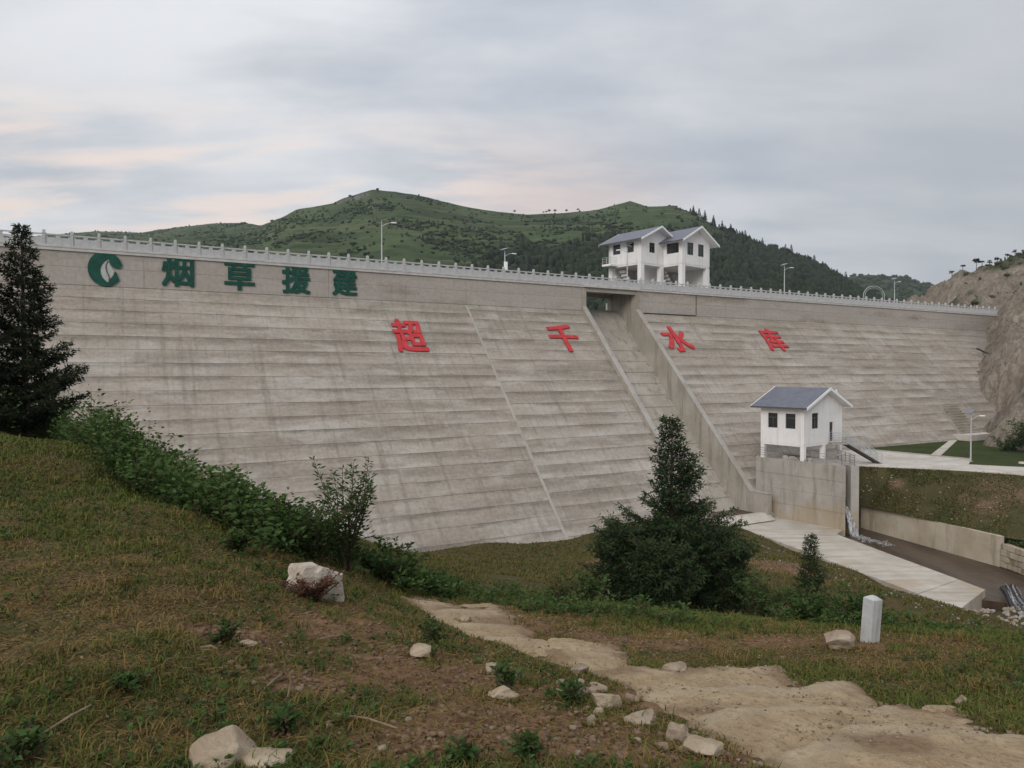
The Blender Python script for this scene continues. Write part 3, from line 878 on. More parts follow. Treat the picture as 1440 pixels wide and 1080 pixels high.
# spillway
prof = [(-6.0, 7.6), (-5.2, 8.0), (-4.3, 8.05), (-3.2, 7.6), (-2.0, 6.5), (-1.0, 5.2), (0.0, 3.85)]
uu = 0.0
chz = lambda u: 3.85 - u / MS
pf = list(prof)
mb = MB(); mb.prism_x([(-u, z) for u, z in prof] + [(0.0, -4.0), (6.0, -4.0)], G0, G1); mb.build('weir_crest', M['chute'], dam)
U_END = (3.85 + 15.0) * MS
nl = 14
for k in range(nl):
    u0, u1 = U_END * k / nl, U_END * (k + 1) / nl
    mb = MB(); h = 0.012 * rl.uniform(-1, 1)
    mb.prism_x([(-u0, chz(u0) - 0.012 + h), (-u1, chz(u1) + 0.012 + h + 0.10), (-u1 + .01, chz(u1) - 1.4), (-u0, chz(u0) - 1.4)], G0, G1); mb.build('chute_slab', M['chute'], dam)


def wall_top(u): return ZK + 0.55 - u / MS


for s0, s1 in ((G0 - TW, G0), (G1, G1 + TW)):
    mb = MB(); ue = 18.9
    poly = [(5.9, ZR - .3), (-0.12, ZR - .3), (-0.12, wall_top(0.12)), (-ue, wall_top(ue)), (-ue - 2.3, wall_top(ue)), (-ue - 2.3, -17.5), (-ue, -17.5), (-0.1, chz(0.1) - 1.3), (5.9, -2)]
    mb.prism_x(poly, s0, s1); mb.build('chute_wall', M['chute'], dam)
    # lighter capping strip along the wall's top edge
    mb = MB()
    for (ua, za), (ub, zb) in ((((0.14), wall_top(0.14)), (ue, wall_top(ue))), ((ue, wall_top(ue)), (ue + 2.36, wall_top(ue)))):
        mb.prism_x([(-ua, za + .003), (-ub, zb + .003), (-ub, zb + .10), (-ua, za + .10)], s0 - 0.04, s1 + 0.04)
    mb.build('wall_capping', M['conc'], dam)
mb = MB(); mb.box(G0 + .01, G1 - .01, -0.03, 0.45, 9.75, ZR - 0.26); mb.box(G0 + .01, G1 - .01, 5.2, 5.6, 9.75, ZR - 0.26); mb.build('bridge_beam', M['conc'], dam)
mb = MB(); mb.box(G0 - .5, G1 + .5, -0.32, 0.3, 10.27, 10.54); mb.build('bridge_kerb', M['cope'], dam)
# basin floor, pool and end sill below the chute
mb = MB(); mb.box(G0 - TW, G1 + TW, -(U_END + 6), -U_END + 2, -18, -15.25); mb.build('basin_floor', M['chute'], dam)
mb = MB(); mb.box(G0 + .01, G1 - .01, -(U_END + 2.9), -U_END + 1.0, -15.2, -14.75); mb.build('basin_water', M['water'], dam)
mb = MB(); mb.prism_x([(-(U_END + 2.9), -14.55), (-(U_END + 3.5), -14.5), (-(U_END + 4.6), -15.1), (-(U_END + 2.9), -15.2)], G0 - 0.4, G1 + .4); mb.build('end_sill', M['pale'], dam)
# dark drain pipe and ledge near the far end
mb = MB(); mb.tube([(136.0, -4.2, 3.9), (137.5, -5.7, 2.8), (139, -7.2, 2.2)], 0.16, 8); mb.build('drain_pipe', M['dark'], dam)
mb = MB(); mb.box(139, 146, -7.5, -4.5, 1.6, 1.8)
for k in range(5): mb.box(139.1 + k * 1.7, 139.2 + k * 1.7, -7.45, -7.35, 1.8, 2.9)
for z in (2.3, 2.85): mb.box(139.1, 146, -7.45, -7.38, z, z + .07)
mb.build('inspection_ledge', M['stain'], dam)
# a rusty seam and a damp ledge right of the spillway
mb = MB(); mb.box(75.5, 75.62, -0.06, 0.2, 7.5, 10.2); mb.build('seam_strip', M['vein'], dam)
mb = MB(); mb.box(66.5, 75.5, -0.10, 0.2, 7.42, 7.52); mb.build('seam_ledge', M['dark'], dam)

# ------------------------------------------------------------------ balustrade on the crest
bal = thing('balustrade', 'pale stone balustrade of square posts and panels along the dam crest', 'railing', tuple(P0 + np.array([0, 0, ZR])), ANG)
GAP = 2.0
n_post = int((S_R - 6 - S_L) / GAP)
post = None
for k in range(n_post + 1):
    s = S_L + k * GAP + 0.05
    if post is None:
        mb = MB(); mb.box(-.11, .11, -.11, .11, 0.0, 1.12); mb.box(-.14, .14, -.14, .14, 1.121, 1.18); mb.bbox(-.105, .105, -.105, .105, 1.181, 1.44, .05)
        post = mb.build('post', M['stone'], bal); post.location = (s, 0, 0)
        mb = MB(); mb.box(.112, GAP - .112, -.05, .05, 0.16, 0.80); mb.box(.30, GAP - .30, -.058, -.0501, .26, .70); mb.build('panel', M['stone'], bal).location = (s, 0, 0)
        pan = bpy.data.objects['panel']
        mb = MB(); mb.box(GAP / 2 - .16, GAP / 2 + .16, -.045, .045, 0.801, 0.999); mb.box(.112, .28, -.045, .045, 0.801, .90); mb.box(GAP - .28, GAP - .112, -.045, .045, 0.801, .90)
        bul = mb.build('rail_support', M['stone'], bal); bul.location = (s, 0, 0)
    else:
        part_copy(post, (s, 0, 0))
        if k < n_post: part_copy(pan, (s, 0, 0)); part_copy(bul, (s, 0, 0))
mb = MB(); mb.box(S_L, S_R - 6, -.075, .075, 1.0, 1.11); mb.build('handrail', M['stone'], bal)
mb = MB(); mb.box(S_L, S_R - 6, -.20, .20, 0.004, 0.16); mb.build('plinth', M['cope'], bal)

# ------------------------------------------------------------------ lettering
def glyph_mesh(ch, bold=0.027, depth=0.12):
    """the character's outline as a solid, thickened to a heavy weight by four shifted copies set a hair lower"""
    c = bpy.data.curves.new('glyph', 'FONT'); c.body = ch; c.size = 1.0; c.extrude = depth / 2; c.resolution_u = 3; c.fill_mode = 'BOTH'
    o = bpy.data.objects.new('glyph', c); COL.objects.link(o)
    dg = bpy.context.evaluated_depsgraph_get()
    me = bpy.data.meshes.new_from_object(o.evaluated_get(dg))
    bpy.data.objects.remove(o); bpy.data.curves.remove(c)
    co = np.empty(len(me.vertices) * 3, np.float32); me.vertices.foreach_get('co', co); co = co.reshape(-1, 3)
    fs = [tuple(p.vertices) for p in me.polygons]; bpy.data.meshes.remove(me)
    lo, hi = co.min(0), co.max(0)
    co[:, :2] = (co[:, :2] - lo[:2]) / (hi[:2] - lo[:2]) - 0.5
    co[:, 2] = (co[:, 2] - lo[2]) / (hi[2] - lo[2])
    V = []; Fc = []
    for k, (dx, dy) in enumerate(((0, 0), (1, .8), (-1, .8), (1, -.8), (-1, -.8))):
        q = co.copy(); q[:, :2] *= 1 - 2 * bold; q[:, 0] += dx * bold; q[:, 1] += dy * bold; q[:, 2] *= 1 - .03 * k
        q[:, 2] += .004 * k
        Fc += [tuple(i + len(V) for i in f) for f in fs]; V += [tuple(map(float, p)) for p in q]
    me = bpy.data.meshes.new('glyph'); me.from_pydata(V, [], Fc); me.update()
    return me


def place_glyph(ch, name, label, group, mat, x0, y0, x1, y1, upright=True, depth=0.11):
    me = glyph_mesh(ch); me.materials.append(mat)
    o = bpy.data.objects.new(name, me); COL.objects.link(o)
    X = Vector(dvec)
    if upright:
        (sa, za), (sb, zb) = wall_px(x0, y0), wall_px(x1, y1)
        zt = 0.5 * (za + wall_px(x1, y0)[1]); zt = za
        zbm = wall_px(x0, y1)[1]
        s, z = (sa + sb) / 2, (zt + zbm) / 2
        # the photograph's box is skewed by perspective: use the middle column
        xm = (x0 + x1) / 2
        w, h = sb - sa, abs(zt - zbm) * 0.97
        Z = Vector((0, 0, 1)); Nn = Vector(nvec); pos = Vector(DW(s, 0.045, z))
    else:
        # x0 middle, x1 width, y0 top, y1 bottom of the character on the slope
        ym = (y0 + y1) / 2
        s, z = face_px(x0, ym)
        w = face_px(x0 + x1 / 2, ym)[0] - face_px(x0 - x1 / 2, ym)[0]; h = (face_px(x0, y0)[1] - face_px(x0, y1)[1]) * math.hypot(1, MS)
        Z = (Vector((0, 0, 1)) - Vector(nvec) * MS).normalized(); Nn = X.cross(Z) * 1.0
        if Nn.dot(Vector(nvec)) < 0: Nn = -Nn
        pos = Vector(DW(s, face_u(z), z)) + Nn * 0.06
    mt = Matrix((( X.x * w, Z.x * h, Nn.x * depth, pos.x), (X.y * w, Z.y * h, Nn.y * depth, pos.y), (X.z * w, Z.z * h, Nn.z * depth, pos.z), (0, 0, 0, 1)))
    me.transform(mt.to_3x3().to_4x4()); o.location = pos
    return setp(o, label, 'sign letter', group)


GG = 'green characters on the upright wall'
place_glyph('烟', 'green_character', 'first dark green Chinese character on the top wall, right of the round emblem', GG, M['green'], 227, 357, 273, 403)
place_glyph('草', 'green_character', 'second dark green Chinese character on the top wall, shaped with two broad crossbars', GG, M['green'], 315, 364, 358, 408)
place_glyph('援', 'green_character', 'third dark green Chinese character on the top wall, left of the last one', GG, M['green'], 396, 370, 436, 413)
place_glyph('建', 'green_character', 'last dark green Chinese character on the top wall, farthest from the emblem', GG, M['green'], 467, 376, 502, 416)
RG = 'red characters on the sloping face'
place_glyph('超', 'red_character', 'largest and leftmost red Chinese character laid on the sloping dam face', RG, M['red'], 575, 450, 43, 496, False)
place_glyph('千', 'red_character', 'red Chinese character of two bars and a stem beside the spillway chute', RG, M['red'], 793, 457, 40, 495, False)
place_glyph('水', 'red_character', 'red Chinese character with splayed strokes just right of the spillway chute', RG, M['red'], 951, 460, 36, 495, False)
place_glyph('库', 'red_character', 'smallest red Chinese character, the last one toward the far end of the dam', RG, M['red'], 1087, 463, 28, 494, False)


def emblem():
    """green crescent with a pale leaf in it"""
    (sa, za), (sb, zb) = wall_px(123, 351), wall_px(173, 400)
    za = wall_px(123, 354)[1]
    s, z = (sa + sb) / 2, (za + wall_px(148, 401)[1]) / 2
    rx = (sb - sa) / 2; rz = (wall_px(148, 351)[1] - wall_px(148, 400)[1]) / 2
    t = thing('round_emblem', 'round dark green crescent emblem with a pale leaf on the top wall', 'emblem', tuple(DW(s, 0.05, z)), ANG)

    def flat(name, outline, d0, d1, mat):
        mb = MB(); n = len(outline)
        vs = [(a * rx, -d0, b * rz) for a, b in outline] + [(a * rx, -d1, b * rz) for a, b in outline]
        return mb.add(vs, [tuple(range(n, 2 * n)), tuple(reversed(range(n)))] + [(i, (i + 1) % n, n + (i + 1) % n, n + i) for i in range(n)]).build(name, mat, t)
    out = []
    for a in np.linspace(18, 332, 56): out.append((math.cos(R(a)), math.sin(R(a))))
    out = [p for p in out]
    # outer arc from the upper right bulb round the left to the lower right tip, then back along the leaf hollow
    arc = [(math.cos(R(a)), math.sin(R(a))) for a in np.linspace(30, 322, 60)]
    inner = [(0.62, -0.17), (0.52, -0.12), (0.50, -0.30), (0.38, -0.48), (0.25, -0.62), (0.14, -0.78), (0.02, -0.72), (-0.18, -0.55), (-0.30, -0.30), (-0.33, -0.05), (-0.24, 0.22), (-0.08, 0.42),
             (0.12, 0.56), (0.24, 0.62), (0.25, 0.42), (0.32, 0.26), (0.42, 0.14), (0.56, 0.08), (0.72, 0.06), (0.86, 0.10), (0.97, 0.24)]
    flat('crescent', arc + inner, 0.0, 0.10, M['green'])
    leaf = [(0.13, -0.76), (0.03, -0.68), (-0.14, -0.52), (-0.25, -0.30), (-0.28, -0.05), (-0.20, 0.18), (-0.06, 0.38), (0.12, 0.52), (0.21, 0.58), (0.21, 0.40), (0.28, 0.22), (0.40, 0.05), (0.52, -0.10), (0.46, -0.30),
            (0.33, -0.48), (0.22, -0.60)]
    flat('leaf', leaf, 0.0, 0.05, M['logo_w'])
    vein = [(0.17, 0.48), (0.05, 0.25), (0.03, 0.05), (0.08, -0.15), (0.18, -0.35), (0.22, -0.52), (0.20, -0.64)]
    w = 0.035
    flat('leaf_vein', [(a - w, b) for a, b in vein] + [(a + w, b) for a, b in reversed(vein)], 0.051, 0.075, M['vein'])


emblem()

# ------------------------------------------------------------------ street lamps
def street_lamp(loc, h, label, rz, box=False, group='solar lamps along the dam crest', double=False):
    t = thing('street_lamp', label, 'street lamp', tuple(loc), rz, group)
    mb = MB(); mb.tube([(0, 0, 0), (0, 0, h * .5), (0, 0, h)], [.085, .07, .05], 8); mb.box(-.16, .16, -.16, .16, 0, .04); mb.build('pole', M['steel'], t)
    mb = MB(); mb.bar((-.55, -.1, h + .02), (.55, .35, h + .42), .75, .05); mb.build('solar_panel', M['solar'], t)
    for sg in ((1, -1) if double else (1,)):
        mb = MB(); mb.tube([(0, 0, h - .7), (sg * .6, 0, h - .35), (sg * 1.1, 0, h - .25)], .035, 6); mb.build('lamp_arm', M['steel'], t)
        mb = MB(); mb.bbox(sg * 1.35 - .3, sg * 1.35 + .3, -.12, .12, h - .3, h - .2, .03); mb.build('lamp_head', M['trim'], t)
    if box:
        mb = MB(); mb.bbox(-.2, .2, -.3, -.09, h * .45, h * .68, .03); mb.build('battery_box', M['trim'], t)
    return t


def crest_pt(x, u):
    r = ray(x, 400); t = (u + P0 @ nvec) / (r @ nvec); p = r * t; p[2] = ZR
    return p


for x, ytop, u, lab, bx, rz in [(537, 306, -5.5, 'tallest solar street lamp on the crest, above the last green character', False, 0.2), (710, 349, -5.5, 'short solar lamp with a white box on its pole behind the balustrade', True, 0.6),
                                (882, 344, -1.2, 'solar lamp standing right in front of the white crest house', False, 2.4), (1103, 371, -5.5, 'solar street lamp on the crest just right of the white house', False, 0.3),
                                (1258, 391, -5.5, 'solar street lamp toward the far end of the crest beside the white arch', False, 0.5)]:
    p = crest_pt(x, u); street_lamp(p, (522 - ytop) / 1000 * p[1] - ZR - .35, lab, rz, bx)

# white arch beyond the far end
p = atz(1229, 416, 0); p = at(1229, 416, 190)
t = thing('steel_arch', 'thin white steel arch standing beyond the far end of the dam', 'arch', (p[0], p[1], p[2] - 2), 0.2)
mb = MB(); pts = [(-3.2 * math.cos(a), 0, 2 + 2.6 * math.sin(a)) for a in np.linspace(0, math.pi, 17)]
mb.tube([(-3.2, 0, 0)] + pts + [(3.2, 0, 0)], .09, 6); mb.build('arch_tube', M['steel'], t)
mb = MB(); pts = [(-2.7 * math.cos(a), 0, 2 + 2.15 * math.sin(a)) for a in np.linspace(0, math.pi, 17)]
mb.tube([(-2.7, 0, 0)] + pts + [(2.7, 0, 0)], .06, 6); mb.build('inner_tube', M['steel'], t)

# ------------------------------------------------------------------ houses
def wall_holes(mb, o, dx, L, z0, z1, th, holes):
    """upright wall from o along unit dx (2D), thickness th to the left of it, with rectangular holes (a0, a1, b0, b1)"""
    ox, oy = o; ux, uy = dx; nx_, ny_ = -uy, ux
    xs = sorted({0.0, L, *[h[0] for h in holes], *[h[1] for h in holes]}); zs = sorted({z0, z1, *[h[2] for h in holes], *[h[3] for h in holes]})
    P = lambda a, z, q: (ox + ux * a + nx_ * q, oy + uy * a + ny_ * q, z)
    inside = lambda a, z: any(h[0] < a < h[1] and h[2] < z < h[3] for h in holes)
    full = [[not inside((xs[i] + xs[i + 1]) / 2, (zs[j] + zs[j + 1]) / 2) for j in range(len(zs) - 1)] for i in range(len(xs) - 1)]
    g = lambda i, j: 0 <= i < len(xs) - 1 and 0 <= j < len(zs) - 1 and full[i][j]
    for i in range(len(xs) - 1):
        for j in range(len(zs) - 1):
            if not full[i][j]: continue
            a, b, c, d_ = xs[i], xs[i + 1], zs[j], zs[j + 1]
            mb.add([P(a, c, 0), P(b, c, 0), P(b, d_, 0), P(a, d_, 0)], [(0, 1, 2, 3)])
            mb.add([P(a, c, th), P(b, c, th), P(b, d_, th), P(a, d_, th)], [(3, 2, 1, 0)])
            for (ii, jj, e) in ((i - 1, j, ((a, c), (a, d_))), (i + 1, j, ((b, d_), (b, c))), (i, j - 1, ((b, c), (a, c))), (i, j + 1, ((a, d_), (b, d_)))):
                if not g(ii, jj):
                    (p, q), (p2, q2) = e
                    mb.add([P(p, q, 0), P(p, q, th), P(p2, q2, th), P(p2, q2, 0)], [(0, 1, 2, 3)])
    return mb


def window(parent, o, dx, a0, a1, b0, b1, mull=1, transom=True, inset=0.10, open_=False):
    ox, oy = o; ux, uy = dx; nx_, ny_ = -uy, ux
    P = lambda a, z, q: Vector((ox + ux * a + nx_ * q, oy + uy * a + ny_ * q, z))
    mb = MB(); w = .06
    mb.bar(P(a0, b0 + w / 2, inset), P(a1, b0 + w / 2, inset), w); mb.bar(P(a0, b1 - w / 2, inset), P(a1, b1 - w / 2, inset), w)
    mb.bar(P(a0 + w / 2, b0 + w, inset), P(a0 + w / 2, b1 - w, inset), w); mb.bar(P(a1 - w / 2, b0 + w, inset), P(a1 - w / 2, b1 - w, inset), w)
    zt = b1 - (b1 - b0) * .3 if transom else b1 - w
    if transom: mb.bar(P(a0 + w, zt, inset), P(a1 - w, zt, inset), w * .9)
    for k in range(mull):
        a = a0 + (a1 - a0) * (k + 1) / (mull + 1); mb.bar(P(a, b0 + w, inset), P(a, zt - w / 2, inset), w * .9)
    f = mb.build('window', M['frame'], parent)
    mb = MB(); q = inset + .05
    mb.add([P(a0, b0, q), P(a1, b0, q), P(a1, b1, q), P(a0, b1, q), P(a0, b0, q + .01), P(a1, b0, q + .01), P(a1, b1, q + .01), P(a0, b1, q + .01)],
           [(0, 1, 2, 3), (7, 6, 5, 4), (0, 4, 5, 1), (2, 6, 7, 3), (1, 5, 6, 2), (3, 7, 4, 0)])
    mb.build('pane', M['glass'], f)
    if open_:
        mb = MB(); am = (a0 + a1) / 2; mb.bar(P(am, b1 - .05, 0), P(am, b1 - .35, -.55), .85 * (a1 - a0), .05); mb.build('open_sash', M['steel'], f)
    return f


def gable_roof(t, x0, x1, y0, y1, ze, zr, ov_e, ov_g, th=.13, fascia=True):
    """ridge along y at the middle of x; eaves overhang ov_e, gable ends overhang ov_g"""
    xm = (x0 + x1) / 2; sl = (zr - ze) / (xm - x0)
    for sg in (-1, 1):
        xe = xm + sg * (xm - x0 + ov_e); zee = ze - sl * ov_e
        mb = MB(); a, b = y0 - ov_g, y1 + ov_g
        vs = [(xm, a, zr), (xe, a, zee), (xe, b, zee), (xm, b, zr)]
        nrm = Vector((sg * sl, 0, 1)).normalized() * th
        mb.add(vs + [(v[0] + (nrm.x if i in (1, 2) else 0), v[1], v[2] + th * (1.1 if i in (0, 3) else 1)) for i, v in enumerate(vs)],
               [(0, 1, 2, 3), (7, 6, 5, 4), (0, 4, 5, 1), (1, 5, 6, 2), (2, 6, 7, 3), (3, 7, 4, 0)])
        mb.build('roof_slope', M['roof'], t)
        if fascia:
            for yy, s2 in ((a, -1), (b, 1)):
                mb = MB()
                y2 = yy + s2 * .004
                mb.add([(xm, y2, zr - .12), (xe, y2, zee - .12), (xe, y2, zee + th + .03), (xm, y2, zr + th + .04),
                        (xm, y2 + s2 * .07, zr - .12), (xe, y2 + s2 * .07, zee - .12), (xe, y2 + s2 * .07, zee + th + .03), (xm, y2 + s2 * .07, zr + th + .04)],
                       [(0, 1, 2, 3), (7, 6, 5, 4), (0, 4, 5, 1), (1, 5, 6, 2), (2, 6, 7, 3), (3, 7, 4, 0)])
                mb.build('barge_board', M['trim'], t)
        mb = MB(); gxx = xe + sg * .05; gzz = zee + .02
        mb.add([(gxx - .06, a, gzz - .05), (gxx + .06, a, gzz - .05), (gxx + .07, a, gzz + .07), (gxx - .07, a, gzz + .07), (gxx - .06, b, gzz - .05), (gxx + .06, b, gzz - .05), (gxx + .07, b, gzz + .07), (gxx - .07, b, gzz + .07)],
               [(0, 1, 2, 3), (7, 6, 5, 4), (0, 4, 5, 1), (1, 5, 6, 2), (2, 6, 7, 3), (3, 7, 4, 0)])
        mb.build('gutter', M['frame'], t)
        # soffit and eaves board
        mb = MB(); xi = xm + sg * .02
        mb.add([(xm, a + .01, zr - .006), (xe, a + .01, zee - .006), (xe, b - .01, zee - .006), (xm, b - .01, zr - .006),
                (xm, a + .01, zr - .05), (xe, a + .01, zee - .05), (xe, b - .01, zee - .05), (xm, b - .01, zr - .05)],
               [(0, 1, 2, 3), (7, 6, 5, 4), (0, 4, 5, 1), (1, 5, 6, 2), (2, 6, 7, 3), (3, 7, 4, 0)])
        mb.build('soffit', M['trim'], t)


def gable_end(mb, x0, x1, y, ze, zr, th, flip=1):
    xm = (x0 + x1) / 2
    vs = [(x0, y, ze), (x1, y, ze), (xm, y, zr), (x0, y + th, ze), (x1, y + th, ze), (xm, y + th, zr)]
    return mb.add(vs, [(0, 1, 2), (5, 4, 3), (0, 3, 4, 1), (1, 4, 5, 2), (2, 5, 3, 0)])


# upper house: two gabled blocks on pillars, front gables facing down the crest
HA = R(40); HS = 1.05
hc = np.array([18.1, 100.0]) * HS
house = thing('crest_house', 'white two storey house with twin gables and open pillared ground floor on the crest', 'house', (hc[0], hc[1], ZR), HA)
ZF, ZE, ZRG = 5.55, 9.30, 11.05                          # floor of upper storey, eaves, ridge (above the crest)
W1, D1 = 7.2, 6.4
X2, W2, F2, D2_ = 5.3, 6.9, 3.4, 10.0                    # second block: starts at X2, comes forward by F2
th = .24
mb = MB()
wall_holes(mb, (0, 0), (1, 0), X2 - .002, ZF, ZE, th, [(1.9, 3.2, 7.2, 8.7)])
gable_end(mb, 0, W1, 0.0, ZE, ZRG, th)
mb.build('gable_wall', M['white'], house); window(house, (0, 0), (1, 0), 1.9, 3.2, 7.2, 8.7, 1)
mb = MB(); wall_holes(mb, (0, D1), (0, -1), D1 - th - .002, ZF, ZE, th, [(.9, 2.35, 7.25, 8.75), (3.6, 5.0, 7.25, 8.75)]); mb.build('side_wall', M['white'], house)
# walls face outwards on the left of their direction: keep the pane just inside
window(house, (0, D1), (0, -1), .9, 2.35, 7.25, 8.75, 1); window(house, (0, D1), (0, -1), 3.6, 5.0, 7.25, 8.75, 1, open_=True)
mb = MB(); wall_holes(mb, (X2 + W2, D1), (-1, 0), X2 + W2, ZF, ZE, th, []); mb.build('back_wall', M['white'], house)
mb = MB(); wall_holes(mb, (X2, -.003), (0, -1), F2 - th - .005, ZF, ZE, th, [(.55, 2.75, 7.2, 8.75)]); mb.build('side_wall', M['white'], house)
window(house, (X2, -.003), (0, -1), .55, 2.75, 7.2, 8.75, 2)
mb = MB(); wall_holes(mb, (X2, -F2), (1, 0), W2, ZF, ZE, th, [(1.25, 2.75, 6.95, 8.8), (3.95, 5.4, 6.95, 8.8)]); gable_end(mb, X2, X2 + W2, -F2, ZE, ZRG, th); mb.build('gable_wall', M['white'], house)
window(house, (X2, -F2), (1, 0), 1.25, 2.75, 6.95, 8.8, 1); window(house, (X2, -F2), (1, 0), 3.95, 5.4, 6.95, 8.8, 1)
mb = MB(); wall_holes(mb, (X2 + W2, -F2 + th + .002), (0, 1), D1 + F2 - 2 * th - .01, ZF, ZE, th, []); mb.build('side_wall', M['white'], house)
mb = MB(); mb.box(.05, W1, .05, D1 - .05, ZF - .25, ZF - .004); mb.box(X2 + .05, X2 + W2 - .05, -F2 + .05, .045, ZF - .25, ZF - .004); mb.box(W1 + .002, X2 + W2 - .05, .05, D1 - .05, ZF - .25, ZF - .004); mb.build('floor_slab', M['white'], house)
gable_roof(house, 0, W1, .0, D1, ZE, ZRG, 1.15, 1.0)
gable_roof(house, X2, X2 + W2, -F2, D1, ZE + .01, ZRG + .12, 1.15, 1.0)
for x, y in ((0, 0), (0, D1 - .7), (X2 - .75, 0), (X2, -F2), (X2 + W2 - .75, -F2), (X2 + W2 - .75, D1 - .7), (X2 + .6, D1 - .7)):
    mb = MB(); mb.box(x + .003, x + .747, y + .003, y + .697, 0, ZF - .26); mb.build('pillar', M['white'], house)
# ground floor: stair well and door wall seen between the pillars
mb = MB()
for k in range(9): mb.box(1.4 + k * .42, 1.82 + k * .42 - .003, D1 - 2.0, D1 - .9, 4.6 - k * .5, 5.0 - k * .5)
mb.build('stair', M['white'], house)
mb = MB(); wall_holes(mb, (2.3, 2.2), (1, 0), 4.6, 0, ZF - .26, .2, [(1.3, 2.6, 0.02, 2.9), (3.2, 4.2, .02, 2.9)]); mb.build('inner_wall', M['white'], house)
mb = MB(); mb.box(3.6, 4.9, 2.3, 2.36, 0.02, 2.9); mb.build('door', M['dark'], house)
mb = MB(); mb.box(5.5, 6.5, 2.3, 2.36, 0.02, 2.9); mb.build('door', M['dark'], house)
mb = MB()
for k in range(9): mb.box(X2 + 1.6 + k * .45, X2 + 2.05 + k * .45 - .003, 1.0, 2.1, 4.6 - k * .5, 5.0 - k * .5)
mb.build('stair', M['white'], house)
mb = MB(); mb.box(X2 + 1.2, X2 + W2 - .9, 3.6, 3.8, 0, ZF - .26); mb.build('inner_wall', M['conc'], house)
mb = MB(); mb.box(.8, X2 + W2 - .8, D1 - .30, D1 - .08, 0, ZF - .262); mb.build('inner_wall', M['white'], house)
mb = MB(); mb.box(X2 + W2 - .30, X2 + W2 - .08, -F2 + .8, D1 - .8, 0, ZF - .262); mb.build('inner_wall', M['white'], house)
# side balcony
mb = MB(); mb.box(-1.5, -.01, D1 - 1.8, D1, 5.45, 5.75); mb.build('balcony', M['white'], house)
b_ = bpy.data.objects['balcony']
mb = MB()
for z in (6.0, 6.25, 6.5, 6.75): mb.bar((-1.45, D1 - 1.75, z), (-1.45, D1 - .05, z), .04); mb.bar((-1.45, D1 - 1.75, z), (-.02, D1 - 1.75, z), .04)
for y in (D1 - 1.75, D1 - .9, D1 - .05): mb.bar((-1.45, y, 5.76), (-1.45, y, 6.8), .05)
mb.build('balcony_rail', M['steel'], b_)
# platform under the house, on the water side of the crest
mb = MB(); mb.box(-.3, X2 + W2 + 3, -F2 + 1.5 + 1, D1 + .3, -12, -0.02)
mb.build('platform', M['conc'], house)

# valve house at the foot of the dam
BX0, BX1, BY = 26.0, 31.8, 67.6
ZB = -9.1
blk = thing('valve_block', 'stained concrete block under the small white house with an outlet recess', 'concrete block', (0, 0, 0))
zc = [-17, -13.6, -12.1, -10.6, ZB]
for k in range(4):
    d_ = (.0, .03, -.01, .02)[k]
    mb = MB(); mb.prism_z([(BX0 - d_, BY + 8.0 - d_), (BX1 - d_, BY - d_), (BX1 + .9, BY + 7.0), (BX0 + 2.4, BY + 13.4)], zc[k] + (.012 if k else 0), zc[k + 1]); mb.build('block_pour', M['block'], blk)
mb = MB(); mb.prism_z([(BX1 + .005, BY + 1.6), (BX1 + .75, BY + 1.6), (BX1 + .9, BY + 5.9), (BX1 + .8, BY + 5.9)], -12.9, ZB - .05); mb.build('recess_wall', M['block'], blk)
mb = MB(); mb.prism_z([(BX1 + .74, BY + .5), (BX1 + 1.5, BY + .45), (BX1 + 2.4, BY + 6.2), (BX1 + 1.0, BY + 6.2)], -17, ZB - .02); mb.build('side_pier', M['block'], blk)
mb = MB(); mb.box(BX1 + .006, BX1 + .73, BY + 1.5, BY + 1.58, -13.4, -12.4); mb.build('outlet_opening', M['dark'], blk)
rr = random.Random(5)
for k in range(14):                                       # broken top edge
    mb = MB(); f = .28 + .3 * rr.random(); o_ = .25 + .7 * rr.random(); x = BX0 + (BX1 - BX0) * f + .81 * o_; y = BY + 8.0 * (1 - f) + .587 * o_; s = .18 + rr.random() * .35
    mb.bbox(x, x + s, y, y + s * .8, ZB + .002, ZB + s * .7, s * .2); mb.build('rubble_lump', M['block'], blk)

VA = R(-52)
vx, vy = 29.45, 71.6
vh = thing('valve_house', 'small white house on four pillars with blue grey roof below the dam', 'house', (vx, vy, ZB), VA + math.pi / 2)
# local frame: +x runs back to the right (gable face), +y runs back to the left (eaves face)
LA, LB = 7.6, 4.9                                          # gable width, depth
z0, ze, zr = 1.62, 5.62, 7.25
mb = MB(); wall_holes(mb, (0, LB), (0, -1), LB - .2, z0, ze, .2, [(.85, 1.95, 3.2, 4.75), (2.85, 3.95, 3.2, 4.75)]); mb.build('side_wall', M['white'], vh)
window(vh, (0, LB), (0, -1), .85, 1.95, 3.2, 4.75, 1); window(vh, (0, LB), (0, -1), 2.85, 3.95, 3.2, 4.75, 0)
mb = MB(); wall_holes(mb, (0, 0), (1, 0), LA, z0, ze, .2, [(1.5, 2.75, 3.2, 4.8), (5.0, 5.75, 1.75, 3.75)]); gable_end(mb, 0, LA, 0, ze, zr, .2); mb.build('gable_wall', M['white'], vh)
window(vh, (0, 0), (1, 0), 1.5, 2.75, 3.2, 4.8, 1)
mb = MB(); mb.box(5.02, 5.73, .08, .13, 1.75, 3.75); dr = mb.build('door', M['dark'], vh)
mb = MB(); mb.box(5.55, 5.6, .02, .078, 2.7, 2.85); mb.build('handle', M['steel'], dr)
mb = MB(); wall_holes(mb, (LA, .205), (0, 1), LB - .41, z0, ze, .2, []); mb.build('side_wall', M['white'], vh)
mb = MB(); wall_holes(mb, (LA, LB), (-1, 0), LA - .205, z0, ze, .2, []); gable_end(mb, 0, LA, LB - .2, ze, zr, .2); mb.build('gable_wall', M['white'], vh)
